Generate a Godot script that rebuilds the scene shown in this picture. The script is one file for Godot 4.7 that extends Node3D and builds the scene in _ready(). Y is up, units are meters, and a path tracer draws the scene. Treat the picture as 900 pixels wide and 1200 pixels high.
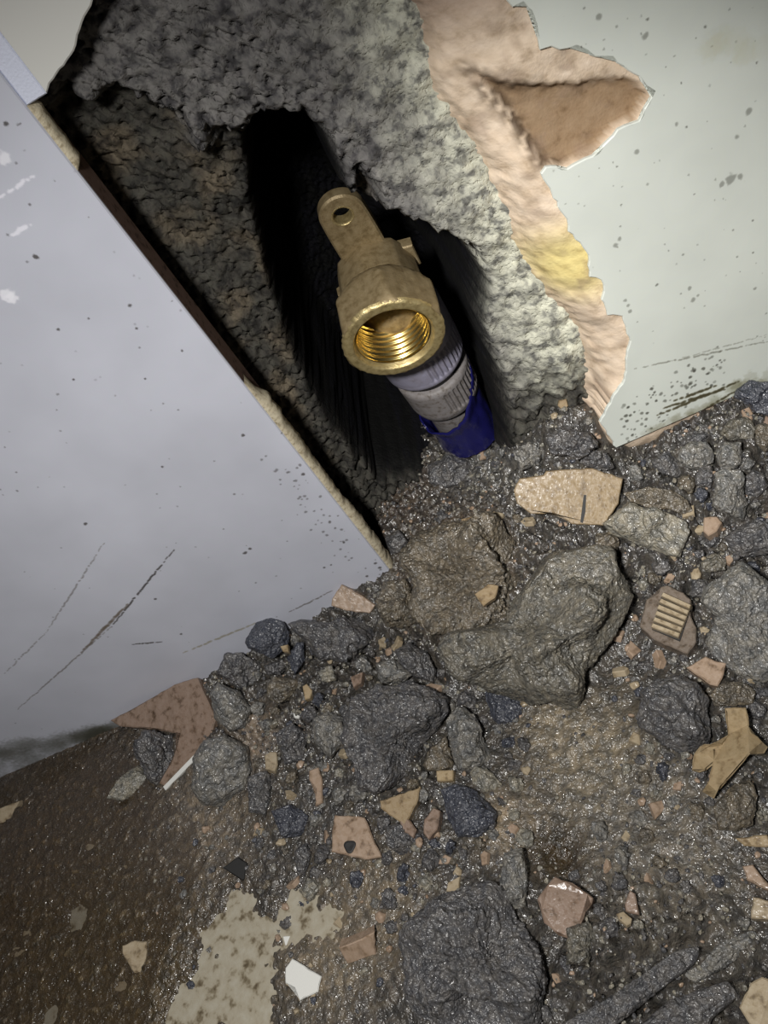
extends Node3D
# A broken patch in a tiled wall just above the floor: brass wall elbow in the hole, wet rubble below.
# Wall face: z = 0 (room at +z).  Floor: y = 0.  Metres.

const F := 1000.0
const TILE_EDGE := -0.0097
var cam_at := Vector3()
var cam_fw := Vector3()
var cam_x := Vector3()
var cam_y := Vector3()
var rng := RandomNumberGenerator.new()
var M := {}
var names := {}
var bumps := []
var splats := []
var n_lump := FastNoiseLite.new()
var n_mid := FastNoiseLite.new()
var n_fine := FastNoiseLite.new()
var n_cell := FastNoiseLite.new()
var spheres := {}
var taken := []          # what stands where in the rubble: [centre (x, z), radius, short phrase]
var used_labels := {}
var wall: MeshInstance3D
var floor_node: Node3D

func _ready():
	setup_camera()
	setup_light()
	setup_noise()
	setup_materials()
	setup_ground()
	build_floor()
	build_wall()
	build_mud()
	build_elbow()
	build_lumps()
	build_shards()
	build_ribbed_fragment()
	build_pebbles()
	build_gravel()
	build_grit()

# ------------------------------------------------------------------ camera and light
func setup_camera():
	var p := deg_to_rad(45.0)
	var w := deg_to_rad(16.0)
	var r := deg_to_rad(36.0)
	cam_fw = Vector3(-sin(w) * cos(p), -sin(p), -cos(w) * cos(p))
	var r0 := Vector3(cos(w), 0, -sin(w))
	var u0 := r0.cross(cam_fw)
	cam_x = cos(r) * r0 - sin(r) * u0
	cam_y = sin(r) * r0 + cos(r) * u0
	cam_at = Vector3(0, 0.045, 0) - cam_fw * 0.25
	var c := Camera3D.new()
	c.name = "camera"
	c.fov = rad_to_deg(2.0 * atan(600.0 / F))
	c.near = 0.01
	c.far = 10.0
	c.transform = Transform3D(Basis(cam_x, cam_y, -cam_fw), cam_at)
	add_child(c)
	c.current = true

func setup_light():
	var e := Environment.new()
	e.background_mode = Environment.BG_COLOR
	e.background_color = Color(0.62, 0.66, 0.75)
	e.background_energy_multiplier = 0.03
	e.ambient_light_source = Environment.AMBIENT_SOURCE_BG
	e.tonemap_mode = Environment.TONE_MAPPER_LINEAR
	e.tonemap_exposure = 1.0
	e.sdfgi_enabled = true
	e.ssao_enabled = true
	e.ssil_enabled = true
	var we := WorldEnvironment.new()
	we.name = "environment"
	we.environment = e
	add_child(we)
	# the hand torch beside the camera: a wide spill and a narrow bright core
	var at := cam_at - cam_x * 0.05 + cam_y * 0.01 - cam_fw * 0.03
	for k in [["torch_spill", Vector2(584, 1000), 57.5, 1.0, 0.07], ["torch_core", Vector2(759, 450), 21.0, 0.99, 0.058]]:
		var s := SpotLight3D.new()
		s.name = k[0]
		s.light_color = Color(1.0, 0.99, 0.975)
		s.light_energy = k[4]
		s.light_size = 0.01
		s.spot_angle = k[2]
		s.spot_angle_attenuation = k[3]
		s.spot_range = 3.0
		s.spot_attenuation = 2.0
		s.shadow_enabled = true
		add_child(s)
		s.look_at_from_position(at, on_wall(k[1], 0.0), Vector3.UP)

# ------------------------------------------------------------------ pixel <-> place (for laying things out)
func ray(q: Vector2) -> Vector3:
	return (cam_fw * F + cam_x * (q.x - 450.0) - cam_y * (q.y - 600.0)).normalized()

func on_wall(q: Vector2, z: float) -> Vector3:
	var d := ray(q)
	return cam_at + d * ((z - cam_at.z) / d.z)

func on_floor(q: Vector2, y: float) -> Vector3:
	var d := ray(q)
	return cam_at + d * ((y - cam_at.y) / d.y)

func on_plane(q: Vector2, o: Vector3, n: Vector3) -> Vector3:
	var d := ray(q)
	return cam_at + d * ((o - cam_at).dot(n) / d.dot(n))

func pts(a: Array) -> PackedVector2Array:
	var r := PackedVector2Array()
	for i in range(0, a.size(), 2):
		r.append(Vector2(a[i], a[i + 1]))
	return r

func wall_poly(a: Array, z: float) -> PackedVector2Array:
	var r := PackedVector2Array()
	for q in pts(a):
		var w := on_wall(q, z)
		r.append(Vector2(w.x, w.y))
	return r

# ------------------------------------------------------------------ noise, textures, materials
func setup_noise():
	for a in [[n_lump, 110.0, 3], [n_mid, 320.0, 3], [n_fine, 1100.0, 2]]:
		var n: FastNoiseLite = a[0]
		n.noise_type = FastNoiseLite.TYPE_SIMPLEX_SMOOTH
		n.frequency = a[1]
		n.fractal_octaves = a[2]
		n.seed = int(a[1])
	n_cell.noise_type = FastNoiseLite.TYPE_CELLULAR
	n_cell.cellular_return_type = FastNoiseLite.RETURN_DISTANCE
	n_cell.frequency = 260.0
	n_cell.fractal_octaves = 2
	n_cell.seed = 5

func tex(sd: int, freq: float, oct: int, stops: Array, kind := FastNoiseLite.TYPE_SIMPLEX_SMOOTH, size := 512) -> NoiseTexture2D:
	var n := FastNoiseLite.new()
	n.noise_type = kind
	n.frequency = freq
	n.fractal_octaves = oct
	n.fractal_gain = 0.6
	n.seed = sd
	var t := NoiseTexture2D.new()
	t.width = size
	t.height = size
	t.seamless = true
	t.noise = n
	t.normalize = true
	var gr := Gradient.new()
	var offs := PackedFloat32Array()
	var cols := PackedColorArray()
	for s in stops:
		offs.append(s[0])
		cols.append(s[1])
	gr.offsets = offs
	gr.colors = cols
	t.color_ramp = gr
	return t

func g(v: float) -> Color:
	return Color(v, v, v)

func mat(called: String, albedo: Color, rough: float, t_albedo = null, t_rough = null, t_bump = null, bump := 0.02, period := 0.05, vcol := false) -> StandardMaterial3D:
	var m := StandardMaterial3D.new()
	m.resource_name = called
	m.albedo_color = albedo
	m.roughness = rough
	m.uv1_triplanar = true
	m.uv1_world_triplanar = true
	m.uv1_scale = Vector3.ONE / period
	if t_albedo: m.albedo_texture = t_albedo
	if t_rough: m.roughness_texture = t_rough
	if t_bump:
		m.heightmap_enabled = true
		m.heightmap_texture = t_bump
		m.heightmap_scale = bump
	m.vertex_color_use_as_albedo = vcol
	M[called] = m
	return m

func setup_materials():
	var stone_a := tex(1, 0.018, 6, [[0.0, g(0.45)], [0.4, g(0.72)], [0.62, Color(0.86, 0.83, 0.78)], [1.0, Color(1.0, 0.97, 0.9)]])
	var stone_r := tex(2, 0.07, 4, [[0.0, g(0.14)], [0.46, g(0.24)], [0.54, g(0.7)], [1.0, g(1.0)]])
	var grain := tex(3, 0.11, 5, [[0.0, g(0.0)], [1.0, g(1.0)]])
	var crumb := tex(13, 0.05, 3, [[0.0, g(1.0)], [0.5, g(0.5)], [1.0, g(0.0)]], FastNoiseLite.TYPE_CELLULAR)
	var cement_a := tex(4, 0.022, 6, [[0.0, g(0.25)], [0.36, g(0.56)], [0.5, Color(0.82, 0.82, 0.79)], [1.0, Color(1.0, 1.0, 0.96)]])
	var pits := tex(5, 0.07, 5, [[0.0, g(0.0)], [0.3, g(0.55)], [0.42, g(0.85)], [1.0, g(1.0)]])
	var mud_r := tex(6, 0.05, 5, [[0.0, g(0.16)], [0.48, g(0.28)], [0.58, g(0.7)], [1.0, g(1.0)]])
	var clay_a := tex(7, 0.02, 6, [[0.0, Color(0.72, 0.68, 0.62)], [0.35, Color(0.92, 0.9, 0.87)], [1.0, g(1.0)]])
	var clay_dirt := tex(8, 0.03, 4, [[0.0, Color(0.4, 0.35, 0.3)], [0.2, Color(0.66, 0.62, 0.56)], [0.4, Color(0.92, 0.9, 0.87)], [1.0, g(1.0)]])
	var brass_a := tex(9, 0.02, 5, [[0.0, Color(0.62, 0.58, 0.5)], [0.5, Color(0.88, 0.86, 0.82)], [1.0, g(1.0)]])
	mat("cement", g(1.0), 0.85, cement_a, null, pits, 0.045, 0.05, true).metallic_specular = 0.35
	mat("mud", g(1.0), 0.8, stone_a, mud_r, crumb, 0.08, 0.04, true).metallic_specular = 0.75
	mat("floor_tile", Color(0.7, 0.68, 0.62), 0.5, clay_dirt, mud_r, grain, 0.006, 0.09)
	for a in [["rock_dark", Color(0.42, 0.42, 0.435)], ["rock_grey", Color(0.55, 0.55, 0.545)], ["rock_brown", Color(0.5, 0.47, 0.42)], ["rock_blue", Color(0.34, 0.36, 0.42)], ["rock_pale", Color(0.64, 0.63, 0.59)], ["rock_olive", Color(0.5, 0.49, 0.46)]]:
		mat(a[0], a[1], 0.9, stone_a, stone_r, crumb, 0.1, 0.035).metallic_specular = 0.75
	for a in [["clay_peach", Color(0.66, 0.58, 0.51)], ["clay_tan", Color(0.63, 0.56, 0.45)], ["clay_cream", Color(0.68, 0.61, 0.49)], ["clay_pink", Color(0.57, 0.495, 0.445)], ["clay_pale", Color(0.68, 0.63, 0.54)], ["clay_drab", Color(0.47, 0.43, 0.395)]]:
		mat(a[0], a[1], 1.0, clay_dirt, stone_r, grain, 0.008, 0.06)
	mat("biscuit", g(1.0), 0.9, clay_a, null, grain, 0.012, 0.06, true).metallic_specular = 0.3
	mat("biscuit_edge", Color(0.42, 0.33, 0.29), 0.85, clay_dirt, null, grain, 0.01, 0.05)
	mat("grout", Color(0.86, 0.88, 0.95), 0.85, null, null, grain, 0.01, 0.04)
	mat("mortar", Color(0.84, 0.81, 0.72), 0.9, clay_dirt, null, grain, 0.015, 0.03)
	mat("white_glaze", Color(0.86, 0.86, 0.84), 0.3)
	mat("brass_cast", Color(0.62, 0.56, 0.44), 0.55, brass_a, null, grain, 0.008, 0.03).metallic = 0.4
	mat("brass_bright", Color(0.95, 0.85, 0.56), 0.24).metallic = 1.0
	mat("brass_rim", Color(0.8, 0.74, 0.56), 0.42, brass_a, null, grain, 0.012, 0.02).metallic = 0.7
	mat("grey_plastic", Color(0.54, 0.54, 0.62), 0.5, clay_a, null, grain, 0.002, 0.04)
	mat("dirty_plastic", Color(0.5, 0.49, 0.5), 0.6, clay_dirt, null, grain, 0.006, 0.04)
	mat("black_rubber", Color(0.06, 0.06, 0.075), 0.4)
	mat("blue_plastic", Color(0.1, 0.1, 0.33), 0.25, null, null, grain, 0.006, 0.05)
	var wm := mat("water", Color(0.3, 0.25, 0.19, 0.34), 0.06)
	wm.transparency = BaseMaterial3D.TRANSPARENCY_ALPHA
	mat("slate", Color(0.09, 0.085, 0.08), 0.6)

# ------------------------------------------------------------------ naming and metadata
func numbered(called: String) -> String:
	var k: int = names.get(called, 0)
	names[called] = k + 1
	return called if k == 0 else "%s_%03d" % [called, k]

func tag(o: Node3D, label: String, category := "", group := "", kind := ""):
	o.set_meta("label", label)
	if category: o.set_meta("category", category)
	if group: o.set_meta("group", group)
	if kind: o.set_meta("kind", kind)
	used_labels[label] = true

func put(called: String, mesh: Mesh, m: Material, parent: Node3D = self, at := Transform3D()) -> MeshInstance3D:
	var o := MeshInstance3D.new()
	o.name = numbered(called) if parent == self else called
	o.mesh = mesh
	o.material_override = m
	o.transform = at
	parent.add_child(o, true)
	return o

func node(called: String, at := Vector3.ZERO) -> Node3D:
	var o := Node3D.new()
	o.name = numbered(called)
	o.position = at
	add_child(o, true)
	return o

# ------------------------------------------------------------------ mesh helpers
func commit(v: PackedVector3Array, n: PackedVector3Array, ix: PackedInt32Array, col = null, uv = null) -> ArrayMesh:
	var a := []
	a.resize(Mesh.ARRAY_MAX)
	a[Mesh.ARRAY_VERTEX] = v
	a[Mesh.ARRAY_NORMAL] = n
	a[Mesh.ARRAY_INDEX] = ix
	if col != null: a[Mesh.ARRAY_COLOR] = col
	if uv != null: a[Mesh.ARRAY_TEX_UV] = uv
	var m := ArrayMesh.new()
	m.add_surface_from_arrays(Mesh.PRIMITIVE_TRIANGLES, a)
	return m

func smooth_normals(v: PackedVector3Array, ix: PackedInt32Array) -> PackedVector3Array:
	var n := PackedVector3Array()
	n.resize(v.size())
	for t in range(0, ix.size(), 3):
		var a := ix[t]
		var b := ix[t + 1]
		var c := ix[t + 2]
		var f := (v[c] - v[a]).cross(v[b] - v[a])
		n[a] += f
		n[b] += f
		n[c] += f
	for i in n.size():
		n[i] = n[i].normalized()
	return n

func sphere(level: int) -> Array:
	if spheres.has(level):
		return spheres[level]
	var v := PackedVector3Array()
	var ix := PackedInt32Array()
	if level == 0:
		var t := (1.0 + sqrt(5.0)) / 2.0
		for q in [[-1, t, 0], [1, t, 0], [-1, -t, 0], [1, -t, 0], [0, -1, t], [0, 1, t], [0, -1, -t], [0, 1, -t], [t, 0, -1], [t, 0, 1], [-t, 0, -1], [-t, 0, 1]]:
			v.append(Vector3(q[0], q[1], q[2]).normalized())
		for f in [[0, 11, 5], [0, 5, 1], [0, 1, 7], [0, 7, 10], [0, 10, 11], [1, 5, 9], [5, 11, 4], [11, 10, 2], [10, 7, 6], [7, 1, 8], [3, 9, 4], [3, 4, 2], [3, 2, 6], [3, 6, 8], [3, 8, 9], [4, 9, 5], [2, 4, 11], [6, 2, 10], [8, 6, 7], [9, 8, 1]]:
			ix.append_array([f[0], f[2], f[1]])
	else:
		var low: Array = sphere(level - 1)
		v = low[0].duplicate()
		var li: PackedInt32Array = low[1]
		var mid := {}
		for t in range(0, li.size(), 3):
			var m := [0, 0, 0]
			for e in 3:
				var a := li[t + e]
				var b := li[t + (e + 1) % 3]
				var key := mini(a, b) * 1000000 + maxi(a, b)
				if not mid.has(key):
					mid[key] = v.size()
					v.append(((v[a] + v[b]) * 0.5).normalized())
				m[e] = mid[key]
			ix.append_array([li[t], m[0], m[2], li[t + 1], m[1], m[0], li[t + 2], m[2], m[1], m[0], m[1], m[2]])
	spheres[level] = [v, ix]
	return spheres[level]

func smoothed(a: float, b: float, x: float) -> float:
	return smoothstep(a, b, x)

func signed_dist(p: Vector2, poly: PackedVector2Array) -> float:   # positive inside
	var best := 1e9
	var inside := false
	var j := poly.size() - 1
	for i in poly.size():
		var a := poly[i]
		var b := poly[j]
		var e := b - a
		var w := p - a
		var d := (w - e * clampf(w.dot(e) / e.length_squared(), 0.0, 1.0)).length_squared()
		if d < best: best = d
		if (a.y > p.y) != (b.y > p.y) and p.x < (b.x - a.x) * (p.y - a.y) / (b.y - a.y) + a.x:
			inside = not inside
		j = i
	return sqrt(best) if inside else -sqrt(best)

func jagged(p: PackedVector2Array, from: int, to: int, step: float, amp: float) -> PackedVector2Array:   # roughens the run from..to of an outline
	var out := PackedVector2Array()
	for i in p.size():
		out.append(p[i])
		if i < from or i >= to: continue
		var b := p[(i + 1) % p.size()]
		var k := int(p[i].distance_to(b) / step)
		var side := (b - p[i]).orthogonal().normalized()
		for s in range(1, k):
			out.append(p[i].lerp(b, float(s) / k) + side * rng.randf_range(-amp, amp))
	return out

# a slab with outline poly in the plane (ex, ey) through o, its face towards n, thickness t, edges bevelled by bev; uv_box maps the outline to a picture
func slab(poly: PackedVector2Array, o: Vector3, ex: Vector3, ey: Vector3, t: float, bev: float, heights = null, uv_box = null, back_bev := 0.0) -> ArrayMesh:
	if Geometry2D.is_polygon_clockwise(poly):
		poly = poly.duplicate()
		poly.reverse()
		if heights != null: heights.reverse()
	var n := ex.cross(ey)
	var k := poly.size()
	var inner := PackedVector2Array()
	var back := PackedVector2Array()
	for i in k:
		var d1 := (poly[i] - poly[(i + k - 1) % k]).normalized()
		var d2 := (poly[(i + 1) % k] - poly[i]).normalized()
		var inward := (d1 + d2).normalized().orthogonal() * -1.0
		if not is_finite(inward.x) or inward.length() < 0.5: inward = -d1.orthogonal()
		inner.append(poly[i] + inward * bev)
		back.append(poly[i] + inward * back_bev)
	var tri := Geometry2D.triangulate_polygon(inner)
	if tri.is_empty():
		inner = poly
		tri = Geometry2D.triangulate_polygon(poly)
	var st := SurfaceTool.new()
	st.begin(Mesh.PRIMITIVE_TRIANGLES)
	var hh := PackedFloat32Array()
	for i in k:
		hh.append(heights[i] if heights != null else 0.0)
	var place := func(p: Vector2, h: float) -> Vector3: return o + ex * p.x + ey * p.y + n * h
	var vert := func(p: Vector2, h: float, i: int):
		if uv_box != null: st.set_uv(Vector2((p.x - uv_box.position.x) / uv_box.size.x, 1.0 - (p.y - uv_box.position.y) / uv_box.size.y))
		st.add_vertex(o + ex * p.x + ey * p.y + n * (h + hh[i]))
	var face := func(a, b, c):      # clockwise seen from outside
		st.set_smooth_group(-1)
		for q in [a, b, c]: vert.call(q[0], q[1], q[2])
	for i in range(0, tri.size(), 3):
		var a := tri[i]
		var b := tri[i + 1]
		var c := tri[i + 2]
		if (inner[b] - inner[a]).cross(inner[c] - inner[a]) > 0.0:
			var s := b
			b = c
			c = s
		face.call([inner[a], 0.0, a], [inner[b], 0.0, b], [inner[c], 0.0, c])
		face.call([back[a], -t, a], [back[c], -t, c], [back[b], -t, b])
	for i in k:
		var j := (i + 1) % k
		if bev > 0.0:
			face.call([inner[i], 0.0, i], [inner[j], 0.0, j], [poly[i], -bev, i])
			face.call([inner[j], 0.0, j], [poly[j], -bev, j], [poly[i], -bev, i])
		face.call([poly[i], -bev, i], [poly[j], -bev, j], [back[i], -t, i])
		face.call([poly[j], -bev, j], [back[j], -t, j], [back[i], -t, i])
	st.generate_normals()
	return st.commit()

func wall_slab(poly: PackedVector2Array, z: float, t: float, bev: float, uv_box = null) -> ArrayMesh:
	return slab(poly, Vector3(0, 0, z), Vector3.RIGHT, Vector3.UP, t, bev, null, uv_box)

func box_mesh(a: Vector3, b: Vector3) -> ArrayMesh:
	var lo := Vector3(minf(a.x, b.x), minf(a.y, b.y), minf(a.z, b.z))
	var hi := Vector3(maxf(a.x, b.x), maxf(a.y, b.y), maxf(a.z, b.z))
	var poly := PackedVector2Array([Vector2(lo.x, lo.y), Vector2(hi.x, lo.y), Vector2(hi.x, hi.y), Vector2(lo.x, hi.y)])
	return wall_slab(poly, hi.z, hi.z - lo.z, minf(0.0004, (hi.z - lo.z) * 0.2))

# ------------------------------------------------------------------ ground shape
func setup_ground():
	# pixel, height (mm), radius (mm): heaps and hollows on top of the ramp against the wall
	for b in [[380, 820, 5, 16], [455, 890, 6, 16], [320, 900, 3, 12], [270, 835, 3, 10], [550, 690, 4, 18], [640, 760, 2, 16], [430, 690, 2, 12], [850, 580, 2, 18], [865, 745, 5, 18], [790, 840, 4, 12], [870, 910, 4, 14], [550, 1120, 7, 16], [560, 950, 3, 10], [470, 985, 2.5, 12], [820, 1155, 6, 20], [740, 1140, 4, 16], [690, 1180, 5, 14], [720, 1075, 4.5, 18], [560, 1020, 2, 8], [612, 1030, 3, 6], [690, 535, 4, 12], [640, 520, 2, 10], [480, 590, 1, 14], [545, 512, -5, 9], [745, 555, -7, 8], [650, 1010, -1.6, 8], [640, 1150, -1.5, 8], [725, 770, -3, 8], [560, 800, -2, 8]]:
		var p := on_floor(Vector2(b[0], b[1]), 0.012)
		bumps.append([p.x, p.z, b[3] * 0.001, b[2] * 0.001])
	for b in [[0.058, -0.010, 0.012, 0.015], [0.044, -0.018, 0.011, 0.007], [0.068, -0.006, 0.007, 0.008]]: bumps.append(b)   # crumbled cement banked up at the foot of the hole
	for r in [[640, 1185, 840, 1098], [705, 1200, 860, 1130], [648, 1085, 612, 1165], [618, 1165, 640, 1200]]:      # grooves between the ridges
		for k in 11:
			var p := on_floor(Vector2(r[0], r[1]).lerp(Vector2(r[2], r[3]), k / 10.0), 0.006)
			bumps.append([p.x, p.z, 0.0028, -0.0048])
	# where the mud thins out and the pale floor shows
	for b in [[280, 1065, 6], [298, 1100, 6], [285, 1140, 8], [250, 1165, 8], [222, 1190, 8], [250, 1100, 5], [350, 1060, 5], [385, 1080, 5], [345, 1085, 5], [300, 1180, 7], [92, 1075, 4], [60, 1190, 3]]:
		var p := on_floor(Vector2(b[0], b[1]), 0.0)
		bumps.append([p.x, p.z, b[2] * 0.001, -0.0021])
	# colour of the mud itself by place: pixel, radius (mm), colour
	for s in [[60, 1000, 45, Color(0.40, 0.34, 0.265)], [100, 1150, 40, Color(0.43, 0.38, 0.29)], [230, 960, 18, Color(0.56, 0.52, 0.47)], [690, 880, 14, Color(0.64, 0.6, 0.53)], [720, 930, 12, Color(0.6, 0.565, 0.5)], [640, 850, 8, Color(0.63, 0.59, 0.52)], [760, 990, 20, Color(0.52, 0.5, 0.47)], [300, 860, 8, Color(0.62, 0.57, 0.52)], [590, 960, 8, Color(0.64, 0.59, 0.52)], [430, 1060, 14, Color(0.56, 0.52, 0.46)], [370, 1120, 14, Color(0.56, 0.52, 0.46)], [650, 1000, 7, Color(0.3, 0.25, 0.17)], [480, 600, 18, Color(0.4, 0.36, 0.33)], [600, 540, 20, Color(0.46, 0.46, 0.45)], [550, 690, 14, Color(0.54, 0.47, 0.39)]]:
		var p := on_floor(Vector2(s[0], s[1]), 0.005)
		splats.append([p.x, p.z, s[2] * 0.001, (s[3] as Color).srgb_to_linear()])

func ramp(x: float, z: float) -> float:
	var r := 0.0
	if x < -0.115: r = 0.0
	elif x < -0.07: r = lerpf(0.0, 0.008, smoothed(-0.115, -0.07, x))
	elif x < -0.01: r = lerpf(0.008, 0.016, (x + 0.07) / 0.06)
	elif x < 0.05: r = lerpf(0.016, 0.019, (x + 0.01) / 0.06)
	else: r = lerpf(0.019, 0.026, clampf((x - 0.05) / 0.06, 0.0, 1.0))
	var w := lerpf(0.05, 0.06, clampf((x + 0.05) / 0.15, 0.0, 1.0))
	if z < 0.0: return r
	return r * (1.0 - smoothed(0.0, w, z))

func ground(x: float, z: float) -> float:
	var h := 0.0011 + ramp(x, z)
	for b in bumps:
		var dx: float = x - b[0]
		var dz: float = z - b[1]
		var q: float = (dx * dx + dz * dz) / (b[2] * b[2])
		if q < 6.0: h += b[3] * exp(-q)
	if x > -0.035: h = maxf(h, 0.0014)
	return h

func ground_rough(x: float, z: float) -> float:
	var h := ground(x, z)
	var k := smoothed(0.0022, 0.008, h)
	var lump := n_mid.get_noise_2d(x, z)
	var ridge := absf(n_lump.get_noise_2d(x + 3.0, z))
	h += (1.0 - k) * 0.0008 * n_lump.get_noise_2d(x * 1.7 + 60.0, z * 1.7)
	h += lerpf(0.0004, 0.0012, k) * lump + k * 0.0028 * (0.35 - ridge) + lerpf(0.00012, 0.0007, k) * n_fine.get_noise_2d(x, z)
	h -= k * (0.0008 + 0.0042 * smoothed(-0.15, 0.35, n_lump.get_noise_2d(x * 1.3 + 40.0, z * 1.3))) * smoothed(-0.002, 0.01, z)
	if z < 0.004: k *= 1.9
	h -= k * 0.0016 * (n_cell.get_noise_2d(x * 1.8, z * 1.8) + 0.4)
	return h

func hit_ground(q: Vector2) -> Vector3:
	var d := ray(q)
	var t := 0.12
	while t < 0.5:
		var p := cam_at + d * t
		if p.y < ground(p.x, p.z): return p
		t += 0.001
	return cam_at + d * 0.3

func build_floor():
	floor_node = put("floor", slab(PackedVector2Array([Vector2(-0.45, -0.34), Vector2(0.35, -0.34), Vector2(0.35, 0.05), Vector2(-0.45, 0.05)]), Vector3.ZERO, Vector3.RIGHT, Vector3.FORWARD, 0.008, 0.0), M.floor_tile)
	tag(floor_node, "pale worn floor showing through thin brown mud", "", "", "structure")

func build_mud():
	var x0 := -0.30
	var z0 := -0.07
	var st := 0.0008
	var nx := 640
	var nz := 320
	var v := PackedVector3Array()
	var c := PackedColorArray()
	var n := PackedVector3Array()
	v.resize(nx * nz)
	c.resize(nx * nz)
	n.resize(nx * nz)
	var dark := Color(0.35, 0.34, 0.33).srgb_to_linear()
	for j in nz:
		for i in nx:
			var x := x0 + i * st
			var z := z0 + j * st
			var y := ground_rough(x, z)
			y -= 0.04 * (smoothed(0.13, 0.2, x + 0.01 * n_lump.get_noise_2d(x, z)) + smoothed(0.155, 0.19, z + 0.01 * n_lump.get_noise_2d(x, z + 9.0)) + smoothed(-0.24, -0.295, x))
			y = maxf(y, -0.006)
			if z < -0.0015 and (x < TILE_EDGE - 0.001): y = -0.004
			v[j * nx + i] = Vector3(x, y, z)
			var col := dark
			for s in splats:
				var dx: float = x - s[0]
				var dz: float = z - s[1]
				var q: float = (dx * dx + dz * dz) / (s[2] * s[2])
				if q < 5.0: col = col.lerp(s[3], minf(1.0, 1.25 * exp(-q)))
			var t := 1.0 + 0.35 * n_mid.get_noise_2d(x + 7.0, z)
			c[j * nx + i] = Color(col.r * t, col.g * t, col.b * t)
	for j in nz:
		for i in nx:
			var a := v[j * nx + maxi(i - 1, 0)]
			var b := v[j * nx + mini(i + 1, nx - 1)]
			var e := v[maxi(j - 1, 0) * nx + i]
			var f := v[mini(j + 1, nz - 1) * nx + i]
			n[j * nx + i] = (f - e).cross(b - a).normalized()
	var ix := PackedInt32Array()
	for j in nz - 1:
		for i in nx - 1:
			var a := j * nx + i
			if v[a].y < -0.003 and v[a + nx].y < -0.003: continue
			ix.append_array([a, a + 1, a + nx, a + 1, a + nx + 1, a + nx])
	var wp := PackedVector2Array()
	for q in pts([-60, 905, 60, 888, 132, 864, 178, 925, 225, 962, 240, 1005, 212, 1060, 190, 1110, 175, 1160, 165, 1240, -90, 1300]):
		var w := on_floor(q, 0.002)
		wp.append(Vector2(w.x, -w.z))
	var film := put("muddy_water", slab(wp, Vector3(0, 0.00135, 0), Vector3.RIGHT, Vector3.FORWARD, 0.0016, 0.0), M.water)
	tag(film, "shallow pool of brown muddy water at the foot of the left tile", "water", "", "stuff")
	var o := put("wet_mud", commit(v, n, ix, c), M.mud)
	tag(o, "wet grey and brown mortar mud spread over the floor and heaped in the hole", "mud", "", "stuff")

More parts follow.
